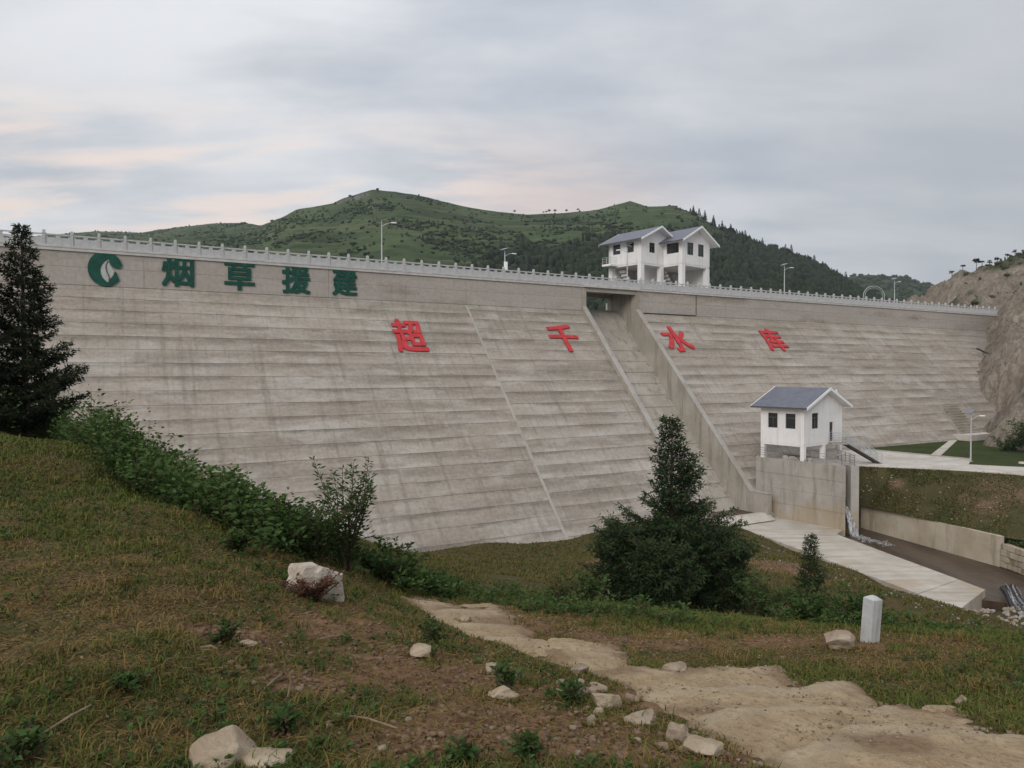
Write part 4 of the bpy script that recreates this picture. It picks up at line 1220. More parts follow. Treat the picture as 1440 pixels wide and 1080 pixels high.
mb = MB(); mb.box(.02, LA - .02, .02, LB - .02, z0 - .2, z0 - .003); mb.build('floor_slab', M['white'], vh)
gable_roof(vh, 0, LA, 0, LB, ze, zr, .75, .7)
gable_roof(vh, LA - 1.3, LA + .75, .9, 3.4, 5.95, 7.02, .25, .35, .1)
mb = MB(); gable_end(mb, LA - 1.3, LA + .75, .9, 5.94, 6.95, .12); mb.build('porch_gable', M['white'], vh)
for x, y in ((0, 0), (0, LB - .42), (LA - .42, 0), (LA - .42, LB - .42), (LA / 2, 0)):
    mb = MB(); mb.box(x + .003, x + .42, y + .003, y + .42, 0, z0 - .21); mb.build('pillar', M['white'], vh)
mb = MB(); mb.tube([(-.06, .25, ze - .2), (-.06, .25, .05)], .05, 6); mb.build('downpipe', M['trim'], vh)
mb = MB(); mb.tube([(-.06, .3, ZE - .1), (-.06, .3, .05)], .07, 6); mb.build('downpipe', M['trim'], house)
# stair from the door down to the paved yard
st_ = thing('outside_stair', 'steel railed stair dropping from the small house door to the pale path', 'stair', tuple(Vector((vx, vy, ZB)) + Matrix.Rotation(VA + math.pi / 2, 3, 'Z') @ Vector((5.2, -1.1, 0))), 0.0)
q0 = Vector((0, 0, 1.62)); q1 = Vector((3.7, 0.3, -.55))
mb = MB(); mb.box(-1.0, .5, -.5, .9, 1.50, 1.62); mb.build('landing', M['conc'], st_)
for k in range(11):
    f = (k + .5) / 11; p = q0.lerp(q1, f)
    mb = MB(); mb.box(p.x - .02 + .5, p.x + .32 + .5, p.y - .45, p.y + .45, p.z - .06, p.z); mb.build('step', M['conc'], st_)
for yy in (-.48, .48):
    mb = MB(); mb.bar(q0 + Vector((.5, yy, -.14)), q1 + Vector((.6, yy, -.14)), .07, .22); mb.build('stringer', M['dark'], st_)
    mb = MB()
    for hh in (.3, .55, .8, 1.05): mb.bar(q0 + Vector((.5, yy, hh)), q1 + Vector((.6, yy, hh)), .045); mb.bar(q0 + Vector((-1.0, yy, hh)), q0 + Vector((.5, yy, hh)), .045)
    for k in range(6): p = q0.lerp(q1, k / 5) + Vector((.55, yy, 0)); mb.bar(p, p + Vector((0, 0, 1.08)), .05)
    p = q0 + Vector((-.95, yy, 0)); mb.bar(p, p + Vector((0, 0, 1.05)), .05)
    mb.build('hand_railing', M['steel'], st_)
gr = thing('guard_rail', 'grey steel guard rail round the top of the concrete block', 'railing', (0, 0, ZB))
path_ = [Vector((BX0 + 1.4, BY + 10.5, 0)), Vector((BX0 + .35, BY + 8.0, 0)), Vector((BX0 + 1.75, BY + 6.05, 0))]
path2 = [Vector((BX0 + 3.9, BY + 3.1, 0)), Vector((BX1 - .1, BY + .6, 0)), Vector((BX1 + 1.2, BY + .75, 0)), Vector((BX1 + 1.7, BY + 5.6, 0))]
for pl in (path_, path2):
    for a, b in zip(pl[:-1], pl[1:]):
        mb = MB()
        for hh in (.25, .5, .75, 1.0): mb.bar(a + Vector((0, 0, hh)), b + Vector((0, 0, hh)), .04)
        mb.build('rail', M['stain'], gr)
        n = max(1, round((b - a).length / 1.3))
        for k in range(n):
            p = a.lerp(b, k / n); mb = MB(); mb.bar(p, p + Vector((0, 0, 1.06)), .06); mb.build('post', M['stain'], gr)

# ------------------------------------------------------------------ apron, channel, banks
ZA = -15.2
n0 = [np.array(q[:2]) for q in (atz(1050, 745, ZA), atz(1350, 857, ZA))]
f0 = [np.array(q[:2]) for q in (atz(1176, 751, ZA), atz(1386, 829, ZA))]
ap = thing('concrete_apron', 'pale concrete apron of joined slabs sloping beside the water channel', 'paving', (0, 0, 0))
st0 = [np.array([BX0 - 1.5, BY + 4.5]), np.array([BX0 + 2.0, BY + 4.0])]
cuts = [0, .33, .64, .86, 1.0]
for i in range(4):
    a, b = cuts[i] + (.0016 if i else 0), cuts[i + 1] - .0016
    L_ = lambda t: n0[0] + (n0[1] - n0[0]) * t
    Rr = lambda t: f0[0] + (f0[1] - f0[0]) * t
    mb = MB(); mb.prism_z([L_(a), L_(b), Rr(b), Rr(a)], -17.2, ZA - .01 * (i % 2)); mb.build('apron_slab', M['apron'], ap)
mb = MB(); mb.prism_z([n0[0] - (n0[1] - n0[0]) * .001, f0[0] - (f0[1] - f0[0]) * .001, (BX1 - .05, BY + .3), (BX0 + .05, BY + 8.1), (BX0 - 1.3, BY + 7.4), (BX0 - 4.8, BY + 5.6)], -17.2, ZA - .004); mb.build('apron_slab', M['apron'], ap)

wl0 = np.array([35.1, 71.3]); wl1 = np.array(atz(1405, 800, -15.9)[:2])
wdir = (wl1 - wl0) / np.linalg.norm(wl1 - wl0); wn = np.array([-wdir[1], wdir[0]])
if wn[0] < 0: wn = -wn
ZW = -13.3
rw = thing('channel_wall', 'yellowish concrete retaining wall along the far side of the channel', 'wall', (0, 0, 0))
LW = np.linalg.norm(wl1 - wl0)
for i in range(4):
    a, b = wl0 + wdir * (LW * i / 4 + .006), wl0 + wdir * (LW * (i + 1) / 4 - .006); o_ = wn * .01 * (i % 2)
    mb = MB(); mb.prism_z([a + o_, b + o_, b + wn * .5, a + wn * .5], -17.5, ZW + .02 * (i % 2)); mb.build('wall_section', M['wallc'], rw)
# lower rough wall beyond it
rb = thing('rubble_wall', 'low rough stone wall continuing the channel wall at the right edge', 'wall', (0, 0, 0))
a = wl1 + wdir * .05 + wn * .1; b = np.array(at(1475, 812, 52.0)[:2])
e_ = (b - a) / np.linalg.norm(b - a); en = np.array([-e_[1], e_[0]]); en = en if en[1] > 0 else -en
rr = random.Random(11); Lr = np.linalg.norm(b - a)
mb = MB(); mb.prism_z([a + en * .1, b + en * .1, b + en * .6, a + en * .6], -17.5, ZW - .55); mb.build('wall_core', M['rock2'], rb)
for r_ in range(5):
    x = rr.uniform(-.2, 0)
    while x < Lr - .1:
        w = rr.uniform(.35, .75); zb = -16.2 + r_ * .48; h = .45
        p = a + e_ * max(0, x); q = a + e_ * min(Lr, x + w - .04); j = rr.uniform(-.05, .06)
        mb = MB(); mb.prism_z([p - en * j, q - en * j, q + en * .12, p + en * .12], zb + rr.uniform(0, .04), zb + h); mb.build('stone', M['wallc' if rr.random() < .5 else 'rock2'], rb); x += w

# channel water, outlet jet
mb = MB(); ext = (n0[1] - n0[0]) / np.linalg.norm(n0[1] - n0[0])
mb.prism_z([(BX1 - 1.0, BY + 2.0), f0[0] - np.array([.5, 0]), f0[1] + np.array([-1.5, -.2]), f0[1] + ext * 1.5 + np.array([1.0, 0]), wl1 + wdir * 3 + wn * .4, wl0 + wn * .4, (BX1 + 2, BY + 2.5)], -17.3, -15.75)
setp(mb.build('channel_water', M['water']), kind='structure')
jet = thing('water_jet', 'white jet of water falling from the outlet into the channel', 'waterfall', (BX1 + .38, BY + 1.45, 0))
def sheet(name, f, nu, nv, mat, parent, th=0.05):
    V = []; 
    for i in range(nu):
        for j in range(nv): V.append(f(i / (nu - 1), j / (nv - 1)))
    V = np.array(V); V2 = V + np.array([0, th, -th])
    q = grid_quads(nv, nu); n = len(V)
    per = [i for i in range(nv)] + [i * nv + nv - 1 for i in range(1, nu)] + [(nu - 1) * nv + j for j in range(nv - 2, -1, -1)] + [i * nv for i in range(nu - 2, 0, -1)]
    side = [(per[i], per[(i + 1) % len(per)], per[(i + 1) % len(per)] + n, per[i] + n) for i in range(len(per))]
    return np_mesh(name, np.vstack([V, V2]), np.vstack([q, q[:, ::-1] + n, np.array(side)]), None, mat, parent, smooth_=True)


def jf(t, w):
    k = (w - .5)
    wd = .42 + .35 * t
    return (k * wd + .45 * t + .05 * math.sin(9 * w + 5 * t), -1.7 * t ** .8 + .12 * math.sin(13 * w) * t, -12.95 - 2.8 * t ** 1.7)
sheet('jet_sheet', jf, 14, 9, M['foam'], jet)
rr = random.Random(9)
mb = MB()
for k in range(210):
    f = rr.random() ** 1.6; a = rr.random() * 6.28; r_ = abs(rr.gauss(0, .42)); s_ = (.05 + .10 * rr.random()) * (1 - .4 * f)
    x = .85 + 1.1 * f + r_ * math.cos(a) * (.7 + f); y = -1.9 - 3.4 * f + r_ * math.sin(a)
    mb.prism_z([(x + s_ * rr.uniform(.6, 1.3) * math.cos(q), y + s_ * rr.uniform(.6, 1.6) * math.sin(q)) for q in np.linspace(0, 6.28, 7)[:-1]], -15.8, -15.735 + .10 * math.exp(-2.5 * f) * rr.random() + .0001 * k)
mb.build('foam', M['foam'], jet)['kind'] = 'stuff'

# upper terrace: paved yard and path, lawns, bank
ZL = -9.6
yard = [atz(x, y, ZL)[:2] for x, y in [(1212, 655), (1300, 659), (1445, 667), (1560, 672), (1560, 664), (1445, 657), (1362, 653), (1366, 646), (1284, 638), (1216, 632), (1180, 634), (1180, 655)]]
mb = MB(); mb.prism_z(yard, ZL - .15, ZL); setp(mb.build('paved_path', M['pale']), kind='structure')
lawn1 = [atz(x, y, ZL)[:2] for x, y in [(1216, 631.5), (1284, 637.6), (1366, 645.6), (1362, 652.6), (1445, 656.6), (1560, 663.6), (1500, 615), (1400, 606), (1345, 602), (1240, 620)]]
mb = MB(); mb.prism_z(lawn1, ZL - .6, ZL - .03); setp(mb.build('lawn', M['lawn']), kind='structure')
mb = MB(); strip = [atz(x, y, ZL)[:2] for x, y in [(1308, 640.3), (1322, 641.6), (1352, 613.6), (1344, 612.8)]]; mb.prism_z(strip, ZL - .1, ZL + .03)
setp(mb.build('footpath', M['pale']), kind='structure')
# low kerb between lawn and path
mb = MB(); k0, k1 = [np.array(atz(x, y, ZL)[:2]) for x, y in ((1217, 632.4), (1365, 646.2))]; e2 = (k1 - k0) / np.linalg.norm(k1 - k0); en2 = np.array([-e2[1], e2[0]])
mb.prism_z([k0, k1, k1 + en2 * .2, k0 + en2 * .2], ZL - .2, ZL + .12); setp(mb.build('kerb', M['conc']), kind='structure')

# bank between channel wall and path
B0 = [np.array([wl0[0] - 1.2, wl0[1] - .1]) + wn * .45, wl1 + wn * .45 + wdir * .2]
T0 = [np.array(atz(1195, 655, ZL)[:2]), np.array(atz(1500, 668.5, ZL)[:2])]
nb, nv_ = 90, 46
V = []
for i in range(nb):
    f = i / (nb - 1)
    lo = B0[0] + (B0[1] + np.array([9.5, -2.0]) * 1.0 - B0[0]) * f if f > 0.82 else B0[0] + (B0[1] - B0[0]) * (f / .82)
    if f > .82:
        g = (f - .82) / .18; lo = B0[1] + np.array([11.0, -1.5]) * g
    hi = T0[0] + (T0[1] - T0[0]) * f
    for j in range(nv_):
        t = j / (nv_ - 1); p = lo * (1 - t) + hi * t
        z = (ZW - .03) * (1 - t) + (ZL - .02) * t
        bump_ = math.sin(math.pi * t)
        V.append((p[0], p[1], z + bump_ * (.25 * f) + (-.5 * smooth(np.array(f), .8, .9) * (1 - t))))
V = np.array(V)
ww = np.sin(np.pi * np.tile(np.linspace(0, 1, nv_), nb)) ** .6
V[:, 2] += fbm(V[:, 0] / 1.2, V[:, 1] / 1.2, 4, 91) * .22 * ww
def bank_z(x, y):
    d = (V[:, 0] - x) ** 2 + (V[:, 1] - y) ** 2
    return V[int(np.argmin(d)), 2]
bs = np.zeros(len(V))
for x, y, Y, r1 in ((1388, 722, 62, 1.9), (1400, 700, 65, 2.4), (1360, 712, 64, 1.2), (1425, 715, 63, 2.5), (1260, 715, 69, .9)):
    q = at(x, y, Y); bs = np.maximum(bs, np.exp(-((V[:, 0] - q[0]) ** 2 + (V[:, 1] - q[1]) ** 2) / r1 ** 2))
setp(np_mesh('bank', V, grid_quads(nv_, nb), None, M['bank'], attrs={'soil': bs}, smooth_=True), kind='structure')

VB = V.reshape(nb, nv_, 3)
# steps climbing the abutment at the far end of the lawn
s1, z1 = face_px(1347, 611)
fst = thing('abutment_stair', 'steep concrete steps climbing the dam foot at the far end of the lawn', 'stair', tuple(DW(s1, face_u(z1), z1)), ANG)
mb = MB(); mb.box(-1.0, 6.5, -2.2, 1.2, -1.2, .10); mb.build('landing', M['pale'], fst)
for k in range(11):
    mb = MB(); z = .101 + k * .36; y = .2 + k * .36 * MS; mb.box(.2 + k * .12, 5.2, y - .55, y + .9, z - .3, z + .16); mb.build('step', M['chute'], fst)
    mb = MB(); mb.box(.15 + k * .12, 5.25, y - .60, y - .50, z + .165, z + .22); mb.build('nosing', M['pale'], fst)

p = atz(1365, 649, ZL)
street_lamp(p, 5.1, 'lone solar lamp on the lower lawn at the corner of the pale path', 0.2, group='solar lamps along the dam crest')

# ------------------------------------------------------------------ vegetation
def leaf_cards(name, C, D, L, W, mat, parent=None, tint=None, dry=None, fold=0.25, nrm=None):
    n = len(C); D = D / (np.linalg.norm(D, axis=1, keepdims=True) + 1e-9)
    if nrm is None: nrm = rng.normal(size=(n, 3)) + np.array([0, 0, .8])
    S = np.cross(D, nrm); S /= (np.linalg.norm(S, axis=1, keepdims=True) + 1e-9)
    U = np.cross(S, D)
    L = np.broadcast_to(L, n)[:, None]; W = np.broadcast_to(W, n)[:, None]
    V = np.empty((n, 4, 3)); V[:, 0] = C; V[:, 1] = C + D * L * .45 + S * W * .5 + U * W * fold; V[:, 2] = C + D * L; V[:, 3] = C + D * L * .45 - S * W * .5 + U * W * fold
    i = np.arange(n)[:, None] * 4
    q = i + np.array([[0, 1, 2, 3]])
    tint = rng.random(n) if tint is None else tint; dry = np.zeros(n) if dry is None else dry
    return np_mesh(name, V.reshape(-1, 3), q, None, mat, parent, attrs={'tint': np.repeat(np.clip(tint, 0, 1), 4), 'dry': np.repeat(np.clip(dry, 0, 1), 4)})


def conifer(name, label, base, H, rad, mat, seed, n_br=80, droop=0.25, per=9, needle=.085, group=None, up=0.35, twig_gap=.09, z_lo=.04, dryf=.12, gap=0.0, whorls=0, rv=(.72, 1.12), asym=0.0):
    """rad(t): crown radius at relative height t"""
    r = np.random.default_rng(seed); rr = random.Random(seed)
    t = thing(name, label, 'tree', tuple(base), 0, group)
    lean = rr.uniform(-.02, .02)
    mb = MB(); mb.tube([(lean * H * a, 0, H * a - (.3 if a == 0 else 0)) for a in np.linspace(0, .97, 7)], [H * .018 * (1 - a) + .006 for a in np.linspace(0, .97, 7)], 7); mb.build('trunk', M['bark'], t)
    mbl = []; C = []; D = []; T = []; mbr = MB()
    for k in range(n_br):
        f = z_lo + (1 - z_lo) * (k + rr.random() * .8) / n_br
        f = min(f, .985) ** .92
        if whorls: f = min(.985, (round(f * whorls) + rr.uniform(-.12, .12)) / whorls)
        R_ = rad(f) * rr.uniform(*rv) * (1 + asym * math.cos(k * 2.39996 - 1.0 + 4 * f) + asym * .7 * math.sin(9 * f + 2 * math.cos(k * 2.39996)))
        if rr.random() < gap: R_ *= .5
        az = k * 2.39996 + rr.uniform(-.5, .5)
        z = H * f
        n = 6; pts = []
        for i in range(n):
            q = i / (n - 1)
            rise = (up * (1 - droop * 2) * q + droop * (q * q * 1.4 - q)) * R_ + f * .35 * R_ * q
            wob = rr.uniform(-.03, .03) * R_
            pts.append(Vector((lean * z + math.cos(az) * R_ * q - math.sin(az) * wob, math.sin(az) * R_ * q + math.cos(az) * wob, z + rise)))
        mbr.tube(pts, [max(.004, .012 * R_ * (1 - i / n) + .003) for i in range(n)], 4, cap=False)
        P = np.array(pts)
        nt = max(3, int(R_ / twig_gap))
        shade = rr.random()
        for j in range(nt):
            q = .12 + .88 * (j + rr.random()) / nt; q = min(q, .999)
            i0 = int(q * (n - 1)); w = q * (n - 1) - i0; p = P[i0] * (1 - w) + P[min(i0 + 1, n - 1)] * w
            tl = max(.10, R_ * .42 * (1 - q) + .10) * rr.uniform(.7, 1.2)
            for sg in (-1, 1):
                a2 = az + sg * rr.uniform(.5, 1.1)
                dv = np.array([math.cos(a2), math.sin(a2), rr.uniform(-.25, .35)])
                m = max(3, int(per * tl / .25))
                u = (np.arange(m) + r.random(m)) / m
                c = p + dv * (u[:, None] * tl) + r.normal(size=(m, 3)) * .012
                dd = dv * .7 + r.normal(size=(m, 3)) * .55
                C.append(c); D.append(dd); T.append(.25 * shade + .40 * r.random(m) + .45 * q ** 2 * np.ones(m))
    mbr.build('limb', M['bark'], t)['kind'] = 'stuff'
    C = np.vstack(C); D = np.vstack(D); T = np.concatenate(T) * .85
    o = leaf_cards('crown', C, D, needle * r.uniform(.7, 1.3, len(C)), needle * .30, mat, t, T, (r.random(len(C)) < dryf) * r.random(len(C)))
    return t


def gz(x, y): return float(terr(np.array([x]), np.array([y]))[0])


def on_ground(px_x, Y):
    x = (px_x - 720) / 1000.0 * Y
    return (x, Y, gz(x, Y))


def crown_c(t):                                          # the broad tree in the middle
    if t > .62: return .12 + (1 - t) * 1.55
    if t > .45: return .62 + (.62 - t) * 2.0
    return 1.25 + (.45 - t) * 4.6 if t > .25 else 1.75


bx, by, bz = on_ground(944, 16.0)
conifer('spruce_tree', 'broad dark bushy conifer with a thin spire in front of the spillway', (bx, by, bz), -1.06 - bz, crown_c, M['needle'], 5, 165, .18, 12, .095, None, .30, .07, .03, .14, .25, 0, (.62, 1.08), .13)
for i, (x, Y, H, r0, lab) in enumerate([(872, 15.2, 1.75, 1.0, 'bushy young conifer at the left foot of the spired dark conifer'), (1012, 15.6, 1.9, 1.05, 'bushy young conifer at the right foot of the spired dark conifer'), (925, 14.4, 1.35, .95, 'low bushy conifer in front of the spired dark conifer')]):
    bx, by, bz = on_ground(x, Y)
    conifer('bushy_conifer', lab, (bx, by, bz), H, lambda t, r0=r0: r0 * (.35 + .65 * (1 - t) ** .6) if t < .9 else r0 * .25, M['needle'], 51 + i, 74, .15, 12, .095, None, .55, .07, .03, .1, .2, 0, (.6, 1.1), .15)
bx, by, bz = on_ground(36, 15.5)
conifer('fir_tree', 'tall dark fir with layered upswept branches at the left end of the shrubs', (bx, by, bz - .2), 3.38 - bz, lambda t: .07 + (1 - t) ** 1.05 * 1.85, M['fir'], 8, 112, .22, 14, .10, None, .16, .06, .08, .14, .22, 0, (.60, 1.02), .10)
bx, by, bz = on_ground(-58, 14.5)
conifer('fir_tree', 'second dark fir cut off by the left edge of the picture', (bx, by, bz - .2), 3.0 - bz, lambda t: .15 + (1 - t) ** .85 * 1.35, M['fir'], 12, 64, .20, 10, .10, None, .2, .08, .1, .1, .2)
bx, by, bz = on_ground(1143, 18.0)
conifer('conifer_sapling', 'small young conifer with a nodding tip beside the pale apron', (bx, by, bz), .235 * -18.0 - bz + .05, lambda t: .04 + (1 - t) * .52, M['needle'], 21, 64, .2, 12, .08, None, .35, .055, .04, .14, .2)


def shrub(name, label, base, H, spread, n_stem, leaf, mat, seed, per=34, group=None, dry=.05, t0=.12, cat='shrub', slim=.28):
    r = np.random.default_rng(seed); rr = random.Random(seed)
    t = thing(name, label, cat, tuple(base), 0, group)
    C = []; D = []; T = []; mb = MB()
    for k in range(n_stem):
        az = rr.uniform(0, 6.28); ln = spread * math.sqrt(rr.random()); h = H * rr.uniform(.62, 1.0); b = Vector((math.cos(az), math.sin(az), 0))
        P = [b * (.15 * ln) + Vector((0, 0, -.05))]
        for i in range(1, 5): q = i / 4; P.append(b * (ln * (.15 + .85 * q ** 1.3)) + Vector((rr.uniform(-.03, .03), rr.uniform(-.03, .03), h * q)))
        mb.tube(P, [.010, .008, .007, .005, .003], 4, cap=False)
        A = np.array(P)
        m = int(per * h / max(H, .01)) + 4
        q = t0 + (1 - t0) * r.random(m); i0 = np.minimum((q * 4).astype(int), 3); w = (q * 4 - i0)[:, None]
        p = A[i0] * (1 - w) + A[i0 + 1] * w
        # side twigs
        a = r.random(m) * 6.28; ext = (r.random(m) ** 1.5) * .22 * h * (1.05 - q)
        off = np.stack([np.cos(a) * ext, np.sin(a) * ext, ext * .55], 1)
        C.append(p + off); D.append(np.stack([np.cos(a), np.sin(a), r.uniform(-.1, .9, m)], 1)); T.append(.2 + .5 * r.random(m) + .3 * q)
    mb.build('stem', M['bark'], t)['kind'] = 'stuff'
    C = np.vstack(C); D = np.vstack(D); T = np.concatenate(T)
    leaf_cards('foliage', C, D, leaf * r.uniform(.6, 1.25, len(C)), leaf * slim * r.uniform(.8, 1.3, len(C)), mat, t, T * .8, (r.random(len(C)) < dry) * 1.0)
    return t


p = on_ground(485, 9.0)
shrub('tall_shrub', 'tall airy shrub with narrow leaves standing behind the white boulder', p, -1.06 - p[2], .55, 17, .085, M['leaf'], 31, 120, None, .06, .10)
p = on_ground(440, 8.6); shrub('leafy_shrub', 'low dense leafy shrub at the foot of the tall airy shrub', p, .75, .55, 26, .075, M['leaf'], 33, 60, slim=.45)
p = on_ground(545, 9.6); shrub('leafy_shrub', 'rounded green shrub just right of the tall airy shrub', p, .55, .6, 26, .08, M['leaf'], 34, 60, slim=.4)
for i, (x, Y, h, sp, lab) in enumerate([(1078, 11.5, .75, .55, 'leafy shrub at the right foot of the broad dark conifer'), (1172, 10.5, .6, .6, 'leafy shrub between the sapling and the white post'), (1212, 8.6, .42, .32, 'small bright shrub directly behind the white post'),
                                        (1128, 9.6, .45, .5, 'low dark shrub above the brown stone'), (820, 11.5, .5, .5, 'low leafy shrub at the left foot of the broad dark conifer'), (795, 10.2, .30, .35, 'reddish green shrub on the bare mound behind the path'),
                                        (332, 7.3, .22, .16, 'small dark tuft of leaves on the slope left of the boulder')]):
    p = on_ground(x, Y); shrub('leafy_shrub', lab, p, h, sp, 22, .075 if h > .3 else .05, M['leaf'], 40 + i, 55, slim=.45, dry=.35 if i == 5 else .04)

# undergrowth along the shoulder of the slope
HEDGE = [(-70, 594), (0, 603), (70, 619), (150, 652), (220, 694), (300, 728), (370, 760), (430, 782), (500, 800), (560, 824), (640, 838)]
hp = np.array([ground_hit(*q, y0=3, y1=22) for q in HEDGE]); hpx = np.array([q[0] for q in HEDGE])


def weeds(name, label, xy, h, leaf, mat, per, slim, kind='stuff', seed=1, dry=.05, spread=.5, tintoff=0.0):
    r = np.random.default_rng(seed); n = len(xy)
    z = terr(xy[:, 0], xy[:, 1])
    m = per; k = np.repeat(np.arange(n), m); q = r.random(n * m) ** .75
    az = r.random(n) * 6.28; ln = h * spread * r.random(n)
    a = r.random(n * m) * 6.28
    hk = h[k]
    ext = hk * .20 * r.random(n * m)
    C = np.stack([xy[k, 0] + np.cos(az[k]) * ln[k] * q + np.cos(a) * ext, xy[k, 1] + np.sin(az[k]) * ln[k] * q + np.sin(a) * ext, z[k] + hk * q], 1)
    D = np.stack([np.cos(a), np.sin(a), r.uniform(-.15, .8, n * m)], 1)
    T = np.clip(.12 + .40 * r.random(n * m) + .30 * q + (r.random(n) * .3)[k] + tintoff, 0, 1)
    # stalks
    nb = n
    LL = leaf * r.uniform(.55, 1.3, n * m)
    o = leaf_cards(name, np.vstack([C, np.stack([xy[:, 0], xy[:, 1], z - .02], 1)]), np.vstack([D, np.stack([np.cos(az) * ln, np.sin(az) * ln, h], 1)]),
                   np.concatenate([LL, h * 1.02]), np.concatenate([LL * slim, np.full(n, .010)]), mat, None, np.concatenate([T, np.full(n, .2)]), np.concatenate([(r.random(n * m) < dry) * r.random(n * m), np.full(n, .5)]))
    return setp(o, label, None, None, kind)


n = 3000
u = rng.random(n) * (len(hp) - 1); i0 = u.astype(int); w = (u - i0)[:, None]
c = hp[i0] * (1 - w) + hp[i0 + 1] * w
c = c * (1 + np.abs(rng.normal(0, .10, n)) * rng.choice([1, 1, 1, -.35], n))[:, None]
pxx = hpx[i0] * (1 - w[:, 0]) + hpx[i0 + 1] * w[:, 0]
hh = rng.uniform(.16, .56, n) * np.interp(pxx, [-70, 100, 300, 430, 520, 640], [1.75, 1.45, 1.1, 1.0, .65, .4]) * (.8 + .5 * np.abs(fbm(c[:, 0] * 1.3, c[:, 1] * 1.3, 2, 55)) * 2)
weeds('undergrowth', 'tangle of leafy weeds along the shoulder of the slope', c, hh, .085, M['leaf'], 17, .5, seed=61)
# tall red tipped stalks in the hedge
p = on_ground(170, 12.3); shrub('stalky_weed', 'thin reddish stalky weed rising above the undergrowth near the fir', p, .85, .22, 6, .06, M['leaf'], 71, 30, dry=.5, cat='plant')

# the ground cover right of and below the path, around the trees
n = 1500
X_ = rng.uniform(560, 1440, n); Y_ = rng.uniform(8.2, 13, n); xy = np.stack([(X_ - 720) / 1000 * Y_, Y_], 1)
kp = (poly_sdf(xy[:, 0], xy[:, 1], PATH) < -.15) & (soilmask(xy[:, 0], xy[:, 1]) < .45)
xy = xy[kp]; xy = xy[fbm(xy[:, 0] / 1.5, xy[:, 1] / 1.5, 3, 77) > -.12]
weeds('ground_cover', 'low leafy ground cover on the far side of the path', xy, rng.uniform(.06, .26, len(xy)), .065, M['leaf'], 14, .42, seed=62, dry=.15)
# low weeds in the near turf
n = 2600
az = rng.uniform(-.72, .68, n); rr_ = 2.4 + 8.5 * rng.random(n) ** 1.2
xy = np.stack([np.sin(az) * rr_, np.cos(az) * rr_], 1)
kp = (poly_sdf(xy[:, 0], xy[:, 1], PATH) < -.08) & (soilmask(xy[:, 0], xy[:, 1]) < .5) & (fbm(xy[:, 0] / .9, xy[:, 1] / .9, 3, 78) > .02)
xy = xy[kp]
weeds('low_weeds', 'small broad leaved weeds scattered through the turf', xy, rng.uniform(.02, .07, len(xy)) * (.6 + .08 * rr_[kp]), .034, M['leaf'], 12, .5, seed=63, dry=.12, spread=.9, tintoff=-.05)

# individual leafy tufts in the near ground
for i, (x, y, h, sp, n, lab) in enumerate([(312, 905, .14, .12, 10, 'dark leafy tuft left of the small pale stone'), (715, 975, .16, .09, 12, 'bright green tuft on the red bank beside the path'), (25, 1075, .12, .12, 10, 'green leafy weed in the bottom left corner'),
                                           (655, 1072, .07, .07, 8, 'small green tuft at the bottom edge near the middle'), (745, 1070, .10, .08, 9, 'leafy green tuft at the bottom edge below the stones'), (610, 905, .18, .16, 12, 'leafy weed at the upper left end of the path'),
                                           (180, 965, .06, .12, 10, 'flat broad leaved weed in the dry turf on the left'), (800, 990, .12, .10, 10, 'green weed left of the pale grey stone by the path'), (395, 1030, .10, .09, 10, 'grassy green tuft right of the big cut off boulder')]):
    a, b = ground_hit(x, min(y, 1078), terr); shrub('weed_tuft', lab, (a, b, gz(a, b)), h, sp, n, .05, M['leaf'], 80 + i, 16, cat='weed', slim=.4, t0=.2)

# dry red plant against the boulder
a, b = ground_hit(440, 842, terr); shrub('dry_plant', 'dead reddish brown plant in front of the white boulder', (a, b - .05, gz(a, b)), .26, .30, 34, .04, M['redleaf'], 95, 50, cat='plant', slim=.3)


# grass blades
def blades(xy, L, W, tint, dry, name, label, flat=0.0, z=None):
    n = len(xy); z = terr(xy[:, 0], xy[:, 1]) - .006 if z is None else z
    az = rng.random(n) * 6.28; le = rng.uniform(.25, 1.1, n) + flat
    B = np.stack([xy[:, 0], xy[:, 1], z], 1)
    hd = np.stack([np.cos(az), np.sin(az), np.zeros(n)], 1); sd_ = np.stack([-np.sin(az), np.cos(az), np.zeros(n)], 1)
    up_ = np.array([0, 0, 1.0])
    c, s = np.cos(le)[:, None], np.sin(le)[:, None]
    mid = B + (up_ * c + hd * s * .6) * (L[:, None] * .55); tip = mid + (up_ * (c * .35) + hd * (s * .6 + .45)) * (L[:, None] * .5)
    w = W[:, None] * sd_
    V = np.stack([B - w, B + w, mid + w * .75, mid - w * .75, tip], 1).reshape(-1, 3)
    i = np.arange(n)[:, None] * 5
    o = np_mesh(name, V, i + np.array([[0, 1, 2, 3]]), i + np.array([[3, 2, 4]]), M['grass'], None, attrs={'tint': np.repeat(tint, 5), 'dry': np.repeat(dry, 5)})
    return setp(o, label, None, None, 'stuff')


